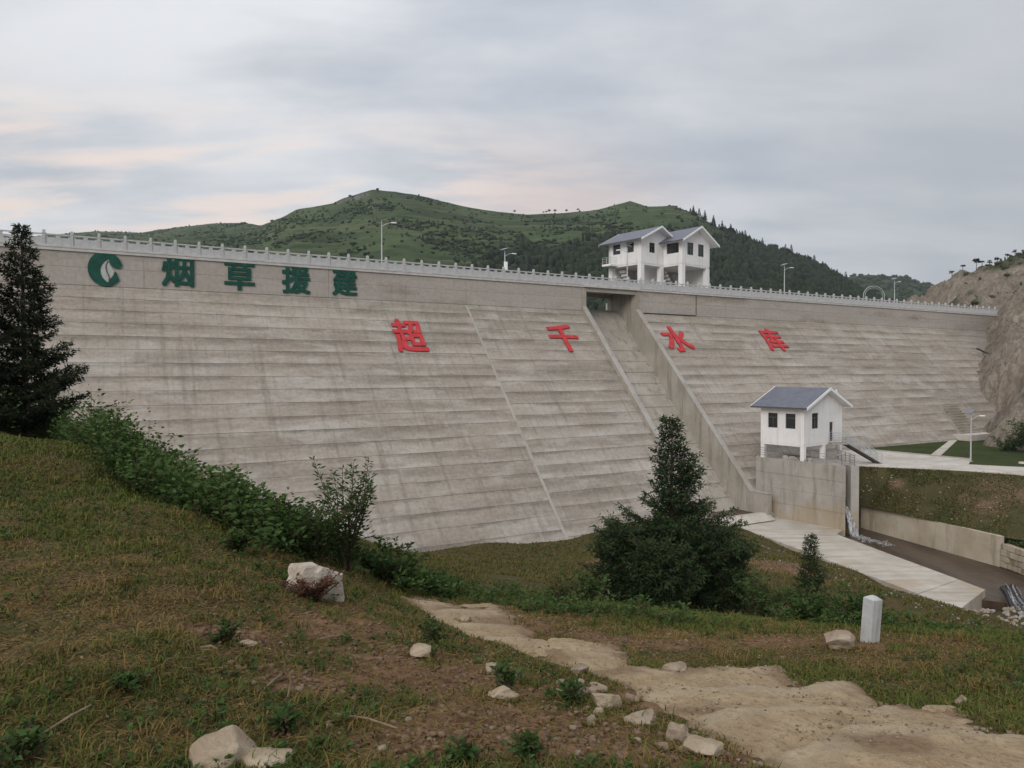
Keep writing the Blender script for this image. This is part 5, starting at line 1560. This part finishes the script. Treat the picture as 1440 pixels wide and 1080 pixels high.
n = 400000
az = rng.uniform(-.80, .76, n); r_ = 2.1 + 14.5 * rng.random(n) ** 1.25
xy = np.stack([np.sin(az) * r_, np.cos(az) * r_], 1)
pt = fbm(xy[:, 0] / 1.7, xy[:, 1] / 1.7, 4, 101); pt2 = fbm(xy[:, 0] / .35, xy[:, 1] / .35, 3, 103)
sm = soilmask(xy[:, 0], xy[:, 1]); sdp = poly_sdf(xy[:, 0], xy[:, 1], PATH)
keep = (rng.random(n) > np.clip(sm * 1.45 - .15, 0, .92)) & (sdp < .02 - .10 * rng.random(n)) & (pt2 + pt * .5 > -.80 + .75 * rng.random(n))
keep |= (sdp < .1) & (sdp > -.16) & (rng.random(n) < .4) & (sm < .5)
xy = xy[keep]; pt = pt[keep]; pt2 = pt2[keep]; sm = sm[keep]; r_ = r_[keep]; n = len(xy)
right_ = smooth(xy[:, 0], .5, 2.5)
green = np.clip(.46 + pt * 2.2 + pt2 * .8 + .15 * smooth(-xy[:, 0], 1.5, 4) * smooth(r_, 6, 10) + .45 * smooth(-xy[:, 0], 1.2, 3) * smooth(r_, 7, 11), 0, 1)
isdry = (rng.random(n) > green).astype(float)
L = rng.uniform(.02, .07, n) * (1 + .015 * r_) * (1 - .35 * sm) * np.where(isdry > 0, .85, 1.15)
L *= np.where(rng.random(n) < .02, 2.0, 1)
blades(xy, L, (.0011 + .00055 * r_) * rng.uniform(.7, 1.4, n), np.clip(rng.random(n) * .7 + green * .25, 0, 1), isdry * rng.uniform(.45, 1.0, n), 'grass', 'short trampled grass, half green and half dry', isdry * .55)

# straw lying on the soil
n = 34000
az = rng.uniform(-.78, .72, n); r_ = 2.1 + 7.5 * rng.random(n)
xy = np.stack([np.sin(az) * r_, np.cos(az) * r_], 1); xy = xy[poly_sdf(xy[:, 0], xy[:, 1], PATH) < -.05 * rng.random(n)]; n = len(xy)
z = terr(xy[:, 0], xy[:, 1]) + .012
a = rng.random(n) * 6.28
setp(leaf_cards('straw', np.stack([xy[:, 0], xy[:, 1], z], 1), np.stack([np.cos(a), np.sin(a), rng.normal(0, .14, n)], 1), rng.uniform(.03, .12, n), .0045, M['grass'], None, np.full(n, .5), rng.uniform(.5, 1, n), .1), 'dry straw and dead stems lying on the ground', None, None, 'stuff')

# rougher grass on the far slope
n = 90000
al = rng.random(n); Yv = 13 + 52 * rng.random(n) ** 1.3
xy = np.stack([rng.uniform(-.34, .74, n) * Yv, Yv], 1)
sx = (xy[:, 0] - E0[0]) * EN[0] + (xy[:, 1] - E0[1]) * EN[1]
pt = fbm(xy[:, 0] / 3.5, xy[:, 1] / 3.5, 4, 111)
uu_ = (xy - P0[:2]) @ nvec[:2]
kp = (sx < -.4) & (rng.random(n) > .8 * np.clip(soilmask(xy[:, 0], xy[:, 1]), 0, 1)) & (pt > -.35) & (uu_ > 12)
xy = xy[kp]; pt = pt[kp]; n = len(xy)
g = np.clip(.24 + pt * .9, 0, 1)
blades(xy, rng.uniform(.06, .20, n) * (1 + xy[:, 1] * .008), .004 + .0006 * xy[:, 1], rng.random(n) * .40 + g * .2, (rng.random(n) > g) * rng.uniform(.15, .55, n), 'rough_grass', 'rough brownish grass on the slope down to the dam')

n = 26000
fi = rng.random(n) * (nb - 1.01); fj = rng.random(n) * (nv_ - 1.01); i0 = fi.astype(int); j0 = fj.astype(int); u = (fi - i0)[:, None]; w = (fj - j0)[:, None]
Bp = (VB[i0, j0] * (1 - u) + VB[i0 + 1, j0] * u) * (1 - w) + (VB[i0, j0 + 1] * (1 - u) + VB[i0 + 1, j0 + 1] * u) * w
pt = fbm(Bp[:, 0] / 1.8, Bp[:, 1] / 1.8, 4, 131); kp = pt > -.3 + .4 * rng.random(n); Bp = Bp[kp]; pt = pt[kp]; n = len(Bp)
g = np.clip(.45 + pt, 0, 1)
blades(Bp[:, :2], rng.uniform(.08, .28, n), np.full(n, .035), rng.random(n) * .5 + g * .2, (rng.random(n) > g) * rng.uniform(.3, .9, n), 'bank_grass', 'tufts of brownish grass on the bank above the channel wall', .3, Bp[:, 2] - .02)

# ------------------------------------------------------------------ stones, marker post, sticks
from mathutils import noise as mnoise
import bmesh


def rock_mesh(name, seed, sx, sy, sz, mat, sub=3, cuts=14, rough=.09, block=False):
    rr = random.Random(seed); bm = bmesh.new(); bmesh.ops.create_icosphere(bm, subdivisions=sub, radius=1.0)
    pl = []
    for k in range(cuts):
        d = Vector((rr.gauss(0, 1), rr.gauss(0, 1), rr.gauss(0, .8))).normalized(); pl.append((d, rr.uniform(.42, .80)))
    pl.append((Vector((rr.uniform(-.15, .15), rr.uniform(-.15, .15), 1)).normalized(), .62))
    off = Vector((seed * 3.7, seed * 1.3, seed * 7.1))
    for v in bm.verts:
        p = v.co.copy()
        if block:
            m_ = max(abs(p.x), abs(p.y), abs(p.z)); p = p.lerp(p / m_ * .85, .75)
        for d, h in pl:
            e = p.dot(d) - h
            if e > 0: p -= d * e * .97
        p += p.normalized() * (mnoise.fractal(p * 1.6 + off, 1.0, 2.0, 5) * rough)
        v.co = Vector((p.x * sx, p.y * sy, p.z * sz))
    me = bpy.data.meshes.new(name); bm.to_mesh(me); bm.free(); me.materials.append(mat)
    return me


def put_rock(name, label, x, y, wpx, hpx_, mat, seed, cat='stone', group=None, fn=None, sink=.25, Y=None, rz=0, dep=.8, sub=4, block=False, soft=False):
    if Y is None: a, b = ground_hit(x, min(y, 1079), fn or terr)
    else: a, b = (x - 720) / 1000 * Y, Y
    w = wpx / 1000 * b / 2 * 1.25; h = hpx_ / 1000 * b / 2 * 1.45
    me = rock_mesh(name, seed, w, w * dep, h, mat, sub, 7 if block else 5 if soft else 11, .15 if block else .12, block)
    me.polygons.foreach_set('use_smooth', [soft] * len(me.polygons))
    o = bpy.data.objects.new(name, me); COL.objects.link(o); o.location = (a, b + w * dep * .5, gz(a, b) + h * (1 - sink) - h * .30); o.rotation_euler = (0, 0, rz)
    if Y is None: ROCKS.append((a, b + w * dep * .5, w * .95, w * dep * .95))
    return setp(o, label, cat, group)


ROCKS = []
put_rock('boulder', 'big white topped boulder on the slope below the shrubs', 434, 838, 70, 54, M['rock'], 14, 'boulder', sink=.34, block=True, rz=.5)
put_rock('boulder', 'pale angular boulder cut off by the bottom edge of the picture', 312, 1079, 86, 56, M['rock4'], 15, 'boulder', sink=.55, rz=.6, soft=True)
put_rock('stone', 'low pale stone leaning against the right of the cut off boulder', 372, 1079, 66, 22, M['rock4'], 16, soft=True, sink=.5)
put_rock('stone', 'greyish stone at the left edge of the path near its top', 592, 925, 34, 20, M['rock4'], 17)
put_rock('stone', 'pale grey stone half buried beside the path above the red soil', 850, 1000, 40, 26, M['rock4'], 18)
put_rock('stone', 'upright pale stone near the bottom edge left of the path', 957, 1048, 30, 32, M['rock2'], 19)
put_rock('stone', 'flat pale stone at the bottom edge beside the path', 1000, 1066, 58, 26, M['rock4'], 20)
put_rock('stone', 'brown leaning stone in the grass left of the white post', 1180, 914, 40, 30, M['rock2'], 21)
put_rock('stone', 'small pale stone in the dry turf right of a leafy tuft', 346, 910, 22, 10, M['rock4'], 22)
put_rock('stone', 'small white stone lying on the upper end of the path', 652, 876, 18, 9, M['rock4'], 23)
put_rock('stone', 'reddish pink stone in the soil bank left of the path', 690, 948, 20, 15, M['rock2'], 24)
put_rock('stone', 'long pale stone sunk in the soil bank below the green tuft', 705, 985, 42, 20, M['rock4'], 25)
put_rock('stone', 'tan stone in the grass at the right beyond the path', 1356, 993, 16, 16, M['rock2'], 26)
put_rock('stone', 'brown stone at the path edge above the pale grey stone', 905, 1022, 44, 20, M['rock2'], 27)
put_rock('stone', 'dark earthy clod on the path near its right bend', 950, 950, 40, 14, M['rock2'], 28)

rr = random.Random(8)
for k in range(16):
    x, y = ((rr.gauss(832, 26), rr.gauss(978, 12)) if k < 11 else (rr.gauss(945, 30), rr.gauss(1048, 14)))
    put_rock('stone', 'tan broken stone in the heap along the lower edge of the path', x, y, rr.uniform(13, 30), rr.uniform(9, 18), M['rock3' if k % 3 else 'rock2'], 400 + k, group='broken stones along the path', rz=rr.random() * 3, sub=3)

# loose stones and clods
lib = [rock_mesh('clod', 200 + i, 1, .8, .62, M['rock2' if i % 3 else 'rock'], 1, 5, .12) for i in range(6)]
Vs = []; Qs = []; base_n = 0; mats = []
def scatter_rocks(name, label, xy, size, fn, mat, src):
    V = []; T = []; b = 0
    for (x, y), s in zip(xy, size):
        me = src[rng.integers(len(src))]; co = np.empty(len(me.vertices) * 3, np.float32); me.vertices.foreach_get('co', co); co = co.reshape(-1, 3)
        a = rng.random() * 6.28; c_, s_ = math.cos(a), math.sin(a)
        P = np.stack([co[:, 0] * c_ - co[:, 1] * s_, co[:, 0] * s_ + co[:, 1] * c_, co[:, 2] * rng.uniform(.6, 1.1)], 1) * s
        V.append(P + np.array([x, y, fn(x, y) + s * .18])); t = np.array([tuple(p.vertices) for p in me.polygons], np.int32); T.append(t + b); b += len(co)
    return setp(np_mesh(name, np.vstack(V), None, np.vstack(T), mat), label, None, None, 'stuff')


pts = []; 
for k in range(5200):
    x, y, rx, ry = SOIL[rng.integers(0, 17)]; q = (x + rng.normal(0, rx * .6), y + rng.normal(0, ry * .6))
    if q[1] > 2: pts.append(q)
pts = np.array(pts); ok = poly_sdf(pts[:, 0], pts[:, 1], PATH) < .02; pts = pts[ok]
scatter_rocks('clods', 'loose clods and small stones on the bare red soil', pts, .004 + .028 * rng.random(len(pts)) ** 3, gz, M['clod'], lib)
sub = pts[rng.random(len(pts)) < .035]
scatter_rocks('small_stones', 'small pale stones mixed into the red soil', sub, .006 + .03 * rng.random(len(sub)) ** 3, gz, M['rock3'], lib)
t_ = rng.random(420); e = PATH[(rng.random(420) * len(PATH)).astype(int)]
pts = e + rng.normal(0, .16, (420, 2)); pts = pts[(pts[:, 1] > 2.1)]
scatter_rocks('pebbles', 'pale pebbles along the edges of the path', pts, .005 + .022 * rng.random(len(pts)) ** 3, gz, M['rock3'], lib)
pts = np.stack([rng.uniform(QX.min(), QX.max(), 30000), rng.uniform(2.0, QY.max(), 30000)], 1); pts = pts[(poly_sdf(pts[:, 0], pts[:, 1], PATH) > .03)]; pts = pts[fbm(pts[:, 0] / .5, pts[:, 1] / .5, 3, 109) > .30 * rng.random(len(pts))]
def path_z(x, y):
    i = min(max(int((y - py_[0]) / .03), 0), len(py_) - 1); j = min(max(int((x - px_[0]) / .03), 0), len(px_) - 1); return QZ[i, j] - .002
scatter_rocks('grit', 'grit and crumbs of soil strewn on the path', pts, .0025 + .009 * rng.random(len(pts)) ** 4, path_z, M['clod'], lib)
sub = pts[rng.random(len(pts)) < .05]
scatter_rocks('path_stones', 'small tan stones bedded in the path', sub, .006 + .016 * rng.random(len(sub)) ** 2, path_z, M['rock3'], lib)
sub = pts[rng.random(len(pts)) < .3]
scatter_rocks('pale_grit', 'pale gravel crumbs strewn on the path', sub, .003 + .011 * rng.random(len(sub)) ** 3, path_z, M['rock4'], lib)
n = 1500; Yv = 18 + 42 * rng.random(n); xv = rng.uniform(.24, .68, n) * Yv
sx = (xv - E0[0]) * EN[0] + (Yv - E0[1]) * EN[1]; ok = (sx < -.5) & (sx > -14)
kb = rng.integers(0, n_bank := len(V), 260); kb = kb[(V[kb, 2] < ZL - .3)]
scatter_rocks('bank_stones', 'small pale stones scattered over the bank', V[kb, :2], .03 + .10 * rng.random(len(kb)) ** 3, bank_z, M['rock'], lib)
scatter_rocks('rubble', 'white bits of rubble strewn over the slope above the apron', np.stack([xv[ok], Yv[ok]], 1), .03 + .08 * rng.random(ok.sum()) ** 2.5, gz, M['rubble'], lib)

# harder crusts along the outer lips of the steps
path_o = bpy.data.objects['path']
for i, (xa, ya, xb, yb, d_) in enumerate([(1005, 944, 1084, 936, .12), (1132, 965, 1194, 963, .11), (1288, 1006, 1342, 1005, .09), (1345, 1008, 1418, 1034, .08), (705, 858, 640, 859, .16), (566, 841, 630, 852, .22), (775, 905, 845, 908, .14), (905, 946, 990, 950, .10),
                                          (720, 912, 770, 925, .10)]):
    A, B = ground_hit(xa, ya), ground_hit(xb, yb); L_ = math.hypot(B[0] - A[0], B[1] - A[1])
    me = rock_mesh('crust', 600 + i, L_ * .56, d_ * .9, .030, M['sand'], 4, 10, .20, True)
    o = bpy.data.objects.new('crust', me); COL.objects.link(o); o.parent = path_o
    mx, my = (A[0] + B[0]) / 2, (A[1] + B[1]) / 2 - d_ * .6
    o.location = (mx, my, path_z(mx, my) - .006); o.rotation_euler = (0, math.asin(max(-.4, min(.4, (gz(*A) - gz(*B)) / L_))), math.atan2(B[1] - A[1], B[0] - A[0]))

# tufts of longer grass, some crowding round the stones
cx = []
for k in range(620):
    a_ = rng.uniform(-.78, .74); q = 2.3 + 9 * rng.random() ** 1.3; cx.append((math.sin(a_) * q, math.cos(a_) * q, .05 + .05 * rng.random()))
cx = np.array(cx); kp = (poly_sdf(cx[:, 0], cx[:, 1], PATH) < -.06) & (soilmask(cx[:, 0], cx[:, 1]) < .75); cx = cx[kp]
m = 34; k = np.repeat(np.arange(len(cx)), m)
xy = cx[k, :2] + rng.normal(size=(len(k), 2)) * cx[k, 2:3] * .8; ht = (rng.uniform(.05, .17, len(cx)))[k] * rng.uniform(.5, 1.1, len(k)); dr_ = (rng.random(len(cx)) < .45)[k] * rng.uniform(.4, 1, len(k)); ti = np.clip((rng.random(len(cx)) * .6)[k] + rng.random(len(k)) * .4, 0, 1)
kr = rng.integers(0, len(ROCKS), 5200); RK = np.array(ROCKS); a_ = rng.random(5200) * 6.28; e_k = 1.0 + np.abs(rng.normal(0, .16, 5200))
xr = RK[kr, :2] + np.stack([np.cos(a_) * RK[kr, 2] * e_k, np.sin(a_) * RK[kr, 3] * e_k], 1)
xy = np.vstack([xy, xr]); ht = np.concatenate([ht, rng.uniform(.02, .07, 5200)]); dr_ = np.concatenate([dr_, (rng.random(5200) < .6) * rng.uniform(.4, 1, 5200)]); ti = np.concatenate([ti, rng.random(5200) * .8])
blades(xy, ht, .0018 + .0004 * np.hypot(xy[:, 0], xy[:, 1]), ti, dr_, 'grass_tufts', 'longer tufts of green and dry grass in the turf', .15)
# grass creeping over the edges of the path
ne = 9000; ke = rng.integers(0, len(PATH), ne); te = rng.random(ne)[:, None]
xe_ = PATH[ke] * (1 - te) + PATH[(ke + 1) % len(PATH)] * te + rng.normal(0, .075, (ne, 2)); ce = fbm(xe_[:, 0] / .28, xe_[:, 1] / .28, 3, 151) > -.02
xe_ = xe_[ce & (xe_[:, 1] > 2.0)]; ne = len(xe_)
blades(xe_, rng.uniform(.02, .085, ne), .0016 + .0004 * np.hypot(xe_[:, 0], xe_[:, 1]), rng.random(ne) * .8, (rng.random(ne) < .5) * rng.uniform(.4, 1, ne), 'edge_grass', 'grass creeping in over the edges of the path', .2)
# dead leaves and broken stalks
n = 15000
a_ = rng.uniform(-.78, .74, n); q = 2.1 + 8.5 * rng.random(n) ** 1.1
xy = np.stack([np.sin(a_) * q, np.cos(a_) * q], 1); xy = xy[(poly_sdf(xy[:, 0], xy[:, 1], PATH) < .1 * rng.random(n) ** 4) & (fbm(xy[:, 0] / .7, xy[:, 1] / .7, 3, 141) > -.1 - .3 * rng.random(n))]; n = len(xy)
a_ = rng.random(n) * 6.28
setp(leaf_cards('leaf_litter', np.stack([xy[:, 0], xy[:, 1], terr(xy[:, 0], xy[:, 1]) + .012], 1), np.stack([np.cos(a_), np.sin(a_), rng.normal(.05, .3, n)], 1), rng.uniform(.012, .045, n), rng.uniform(.006, .02, n), M['litter'], None, rng.random(n), rng.random(n) * .7, .4),
     'dead brown leaves and broken stalks lying in the turf', None, None, 'stuff')

# white boundary post
a, b = ground_hit(1229, 905, terr)
mb = MB(); w = .060; mb.prism_z([(-w, -w), (w, -w), (w, w), (-w, w)], -.15, .41); 
mb.add([(-w, -w, .4101), (w, -w, .4101), (w, w, .4101), (-w, w, .4101), (-.02, -.02, .438), (.02, -.02, .438), (.02, .02, .438), (-.02, .02, .438)], [(4, 5, 6, 7), (0, 1, 5, 4), (1, 2, 6, 5), (2, 3, 7, 6), (3, 0, 4, 7)])
mp = mb.build('marker_post', mat_concrete('whitewash', (0.42, 0.42, 0.42), (0.52, 0.52, 0.52), (0.24, 0.23, 0.20), .8, 6.0)); mp.location = (a, b + .08, gz(a, b)); mp.rotation_euler = (R(2), R(3), R(24))
setp(mp, 'whitewashed square concrete post standing in the grass at the right', 'post')

# sticks
for x, y, x2, y2, lab in [(448, 903, 482, 901, 'pale straight twig lying right of the turf below the boulder'), (282, 916, 306, 919, 'short pale twig left of the small pale stone'), (405, 985, 408, 1010, 'pale upright broken twig in the dry turf'),
                          (395, 955, 372, 975, 'bent brown twig on the bare patch near the centre left'), (470, 1010, 560, 1032, 'long thin dead stem lying near the bottom middle'), (60, 1040, 128, 1000, 'curved dead stem in the turf at the lower left')]:
    (ax, ay), (bx_, by_) = ground_hit(x, y, terr), ground_hit(x2, min(y2, 1078), terr)
    if x == 405: bx_, by_ = ax + .01, ay; 
    za, zb = gz(ax, ay) + .02, gz(bx_, by_) + .025
    if x == 405: zb = za + .12
    mb = MB(); m = (ax + bx_) / 2 + .01, (ay + by_) / 2, (za + zb) / 2 + .012
    mb.tube([(ax, ay, za), m, (bx_, by_, zb)], [.006, .006, .004], 6)
    setp(mb.build('twig', M['twig']), lab, 'twig')

# ------------------------------------------------------------------ far foliage
ico = rock_mesh('ico', 1, 1, 1, 1, M['wood'], 1, 2, .3); ic = np.empty(len(ico.vertices) * 3, np.float32); ico.vertices.foreach_get('co', ic); ic = ic.reshape(-1, 3)
it = np.array([tuple(p.vertices) for p in ico.polygons], np.int32); bpy.data.meshes.remove(ico)


def blobs_mesh(name, label, P, rx, rz_, tint, dry):
    n = len(P); m = len(ic)
    a = rng.random(n) * 6.28; c_, s_ = np.cos(a)[:, None], np.sin(a)[:, None]
    X = ic[None, :, 0] * c_ - ic[None, :, 1] * s_; Y = ic[None, :, 0] * s_ + ic[None, :, 1] * c_; Z = np.broadcast_to(ic[None, :, 2], X.shape)
    j = rng.uniform(.65, 1.3, X.shape)
    taper = np.where(Z > 0, 1 - .45 * Z, 1)
    V = np.stack([X * j * taper * rx[:, None] + P[:, 0:1], Y * j * taper * rx[:, None] + P[:, 1:2], (Z * j + .45) * rz_[:, None] + P[:, 2:3]], -1).reshape(-1, 3)
    T = (it[None] + (np.arange(n) * m)[:, None, None]).reshape(-1, 3)
    tt = np.clip(np.repeat(tint, m) + rng.uniform(-.15, .15, n * m) , 0, 1)
    return setp(np_mesh(name, V, None, T, M['wood'], attrs={'tint': tt, 'dry': np.repeat(dry, m)}), label, None, None, 'stuff')


def pick(n, wfun, HX, HY, HZ):
    w = wfun.ravel(); w = w / w.sum(); k = rng.choice(len(w), n, p=w)
    iy, ix = np.unravel_index(k, HX.shape); iy = np.minimum(iy, HX.shape[0] - 2); ix = np.minimum(ix, HX.shape[1] - 2)
    u, v = rng.random(n), rng.random(n)
    g = lambda A: A[iy, ix] * (1 - u) * (1 - v) + A[iy, ix + 1] * u * (1 - v) + A[iy + 1, ix] * (1 - u) * v + A[iy + 1, ix + 1] * u * v
    return np.stack([g(HX), g(HY), g(HZ)], 1)


vis = ((HT <= 1.02) & (HP > -150) & (HP < 1320)).astype(float)
cl_ = smooth(fbm(HX / 28, HY / 28, 4, 121), .0, .35)
P = pick(6500, vis * (.10 + cl_) * (1 - HF * .6) * (.4 + .6 * (1 - HT)), HX, HY, HZ)
blobs_mesh('hill_bushes', 'scattered scrub bushes over the grassy hill', P, np.exp(rng.normal(-.15, .5, len(P))), np.exp(rng.normal(-.35, .4, len(P))), rng.random(len(P)) ** 1.4, np.zeros(len(P)))
P = pick(7500, vis * HF ** 2, HX, HY, HZ)
blobs_mesh('hill_wood', 'dark dense wood on the lower and right part of the hill', P, rng.uniform(1.0, 2.6, len(P)), rng.uniform(1.6, 4.2, len(P)), rng.random(len(P)) * .45, np.zeros(len(P)))
X2_, Y2_, Z2_, T2_, P2_, F2_ = D2
P = pick(1500, ((T2_ <= 1.02) & (P2_ < 1480)).astype(float), X2_, Y2_, Z2_)
blobs_mesh('distant_wood', 'hazy scrub on the small far hill', P, rng.uniform(2, 5, len(P)), rng.uniform(1.5, 4, len(P)), rng.random(len(P)) * .8, np.zeros(len(P)))
P = pick(3000, CGR ** 2 + .012 * (CY_ > 140) + .008, CX_, CY_, CZ_)
blobs_mesh('cutting_scrub', 'scrub clinging to the brown rock cutting', P, rng.uniform(.3, 1.1, len(P)), rng.uniform(.3, 1.0, len(P)), rng.random(len(P)) * .6, rng.random(len(P)) * .5)


# conifers along the right hand ridge of the hill
def small_conifer_mesh(seed, H=6.0):
    r = np.random.default_rng(seed); n = 260
    f = r.random(n); a = r.random(n) * 6.28; rad = (1 - f) * 1.35 + .12
    C = np.stack([np.cos(a) * rad * r.random(n) ** .5 * .6, np.sin(a) * rad * r.random(n) ** .5 * .6, .5 + f * (H - .7)], 1)
    D = np.stack([np.cos(a), np.sin(a), r.uniform(-.3, .35, n)], 1)
    return leaf_cards('crown', C, D, rad * .8 + .2, .45, M['wood'], None, r.random(n) * .5)


def far_tree(name, label, group, loc, H, seed, flat=False):
    t = thing(name, label, 'tree', tuple(loc), 0, group)
    mb = MB(); mb.tube([(0, 0, -.5), (.05 * H * .4, 0, H * .5), (.02 * H, 0, H * .92)], [.09, .07, .03], 5); mb.build('trunk', M['bark'], t)
    if flat:
        r = np.random.default_rng(seed); n = 420; k = r.integers(0, 6, n); ca = r.random(6) * 6.28; cr = r.random(6) * H * .24; ch_z = H * (.62 + .3 * r.random(6) - .10 * cr / (H * .2))
        a = r.random(n) * 6.28; rd = r.random(n) ** .6 * H * .13
        C = np.stack([np.cos(ca[k]) * cr[k] + np.cos(a) * rd, np.sin(ca[k]) * cr[k] + np.sin(a) * rd, ch_z[k] + r.normal(0, .035, n) * H], 1)
        o = leaf_cards('crown', C, np.stack([np.cos(a), np.sin(a), r.uniform(-.2, .5, n)], 1), H * .11, H * .045, M['wood'], None, r.random(n) * .35)
    else: o = small_conifer_mesh(seed, H)
    o.parent = t
    return t


protos = [far_tree('ridge_conifer', 'dark little conifer in the row along the right ridge of the hill', 'conifers along the hill ridge', (0, 0, 0), h, 300 + i) for i, h in enumerate((6.0, 7.5, 5.0))]
k = 0
rr = random.Random(77)
kids = {p.name: list(p.children) for p in protos}
for i in range(64):
    x = 968 + (1200 - 968) * (i + rr.uniform(-.4, .4)) / 64
    col_ = int(round((x + 900) / 2500 * 619)); row = 109 - rr.choice([0, 0, 1, 2, 4])
    loc = (HX[row, col_], HY[row, col_], HZ[row, col_] - .6); s = rr.uniform(.55, 1.15)
    p = protos[i % 3]
    if i < 3: c = p
    else:
        c = p.copy(); COL.objects.link(c)
        for ch in kids[p.name]: d = ch.copy(); COL.objects.link(d); d.parent = c
    c.location = loc; c.scale = (s, s, s); c.rotation_euler = (0, 0, rr.random() * 6)

# small trees on the saddle of the hill
sp_ = far_tree('saddle_tree', 'tiny tree on the skyline in the saddle of the hill', 'tiny trees in the saddle', (0, 0, 0), 4.0, 320, True); ch_ = list(sp_.children)
for i, x in enumerate((722, 762, 768, 774, 781, 796, 812)):
    col_ = int(round((x + 900) / 2500 * 619)); loc = (HX[109, col_], HY[109, col_], HZ[109, col_] - .5); s = rr.uniform(.6, 1.0)
    c = sp_ if i == 0 else sp_.copy()
    if i:
        COL.objects.link(c)
        for ch in ch_: d = ch.copy(); COL.objects.link(d); d.parent = c
    c.location = loc; c.scale = (s, s, s)

# umbrella crowned pines on the cutting at the right
def cut_top(x, Ymin=150, Ymax=215):
    Y = np.linspace(Ymin, Ymax, 120); X = (x - 720) / 1000 * Y; z = cut_z(X, Y); i = int(np.argmax(z / Y)); return X[i], Y[i], z[i]


for i, (x, ytop, lab) in enumerate([(1337, 381, 'leftmost umbrella pine on the brown cutting'), (1352, 384, 'low umbrella pine second from the left on the cutting'), (1371, 362, 'tall thin umbrella pine standing clear above the cutting'),
                                    (1379, 372, 'leaning umbrella pine just right of the tall thin one'), (1389, 378, 'short bushy pine crown low on the cutting skyline'), (1400, 361, 'umbrella pine with a bare trunk alone on the cutting skyline'),
                                    (1414, 363, 'dark dense pine left of the rightmost cluster on the cutting'), (1425, 357, 'highest umbrella pine at the right of the cutting'), (1437, 361, 'pine at the right edge on top of the cutting')]):
    X, Y, z = cut_top(x); H = max(2.0, (522 - ytop) / 1000 * Y - z + .3)
    far_tree('umbrella_pine', lab, 'pines on the cutting', (X, Y, z - .3), H, 340 + i, True)

# shrubs, rocks and the little cascade at the right end of the channel
for i, (x, y, Y, h, sp, lab) in enumerate([(1424, 738, 62, 1.7, 1.2, 'dark shrub at the right end of the channel wall'), (1440, 700, 66, 1.5, 1.3, 'shrub beside the grey rocks on the bank at the right edge'), (1432, 768, 57, 1.3, 1.0, 'shrub growing behind the low rough stone wall'),
                                           (1419, 632, 86, 2.6, 2.0, 'tall shrub at the foot of the brown cutting'), (1438, 622, 84, 3.8, 2.4, 'largest shrub at the foot of the brown cutting by the right edge')]):
    p = at(x, y, Y); shrub('bank_shrub', lab, (p[0], p[1], p[2] - .9), h, sp, 26, .30, M['leaf'], 130 + i, 46, slim=.55)
for i, (x, y, Y, w, lab) in enumerate([(1432, 688, 67.5, 22, 'large grey rock on the bank at the right edge'), (1412, 705, 65.5, 14, 'smaller grey rock left of the large one on the bank'), (1436, 652, 74, 12, 'white stone beside the pale path at the right edge')]):
    p = at(x, y, Y); me = rock_mesh('bank_rock', 150 + i, w / 2000 * Y * 1.2, w / 2000 * Y, w / 2600 * Y, M['rock'], 3); o = bpy.data.objects.new('bank_rock', me); COL.objects.link(o); o.location = p; setp(o, lab, 'rock')
rub = [rock_mesh('rubble_stone', 160 + i, .36, .30, .22, M['rock3' if i % 2 else 'rubble'], 2) for i in range(4)]
rr = random.Random(40)
for i in range(120):
    f = rr.random(); g = rr.random()
    q = n0[1] + ED * (.15 + 4.2 * f) + EN * (-.8 + 5.6 * g)
    o = bpy.data.objects.new('rubble_stone', rub[i % 4]); COL.objects.link(o)
    s = rr.uniform(.3, .95); z = gz(q[0], q[1])
    o.location = (q[0], q[1], z + .05); o.scale = (s, s, s); o.rotation_euler = (rr.random(), rr.random(), rr.random() * 6)
    setp(o, 'grey rubble stone heaped at the lower end of the pale apron', 'stone', 'rubble stones below the apron')

cs = thing('cascade', 'little cascade streaked white over dark rock at the right edge', 'waterfall', (0, 0, 0))
c0 = np.array(at(1412, 822, 49.5)); c1 = np.array(at(1446, 885, 45.0))
c1 = c0 + (c1 - c0)
cdir = c1 - c0; side_ = np.array([.95, .25, 0]) * 1.5
sheet('rock_bed', lambda t, w: tuple(c0 + cdir * t + side_ * (w - .2) + np.array([0, 0, .10 * math.sin(9 * t + 4 * w) + .10 * math.sin(23 * w) - .12])), 14, 9, M['dark'], cs, .2)
rr = random.Random(3)
for k in range(24):
    w0 = rr.uniform(.02, 1.0); t0 = rr.uniform(0, .6); t1 = min(1, t0 + rr.uniform(.2, .6)); wd = rr.uniform(.015, .05)
    sheet('water_streak', lambda t, w: tuple(c0 + cdir * (t0 + (t1 - t0) * t) + side_ * (w0 - .2 + wd * (w - .5) * (1 + .6 * math.sin(7 * t + k)) + .04 * math.sin(6 * t + 2 * k)) + np.array([0, 0, .10 * math.sin(9 * (t0 + (t1 - t0) * t) + 4 * w0) + .10 * math.sin(23 * w0) - .06])), 10, 3, M['foam'], cs, .03)

# ------------------------------------------------------------------ the evening air
hz = NT('evening_haze'); vn = hz.n('ShaderNodeVolumePrincipled'); vn.inputs['Color'].default_value = (0.80, 0.86, 0.92, 1); vn.inputs['Density'].default_value = HAZE; vn.inputs['Anisotropy'].default_value = 0.2
hz.l(vn.outputs[0], hz.out.inputs['Volume'])
mb = MB(); mb.box(-1700, 1700, -1700, 1750, -28, 175); setp(mb.build('haze', hz.m), 'thin pale haze lying over the valley', kind='stuff')
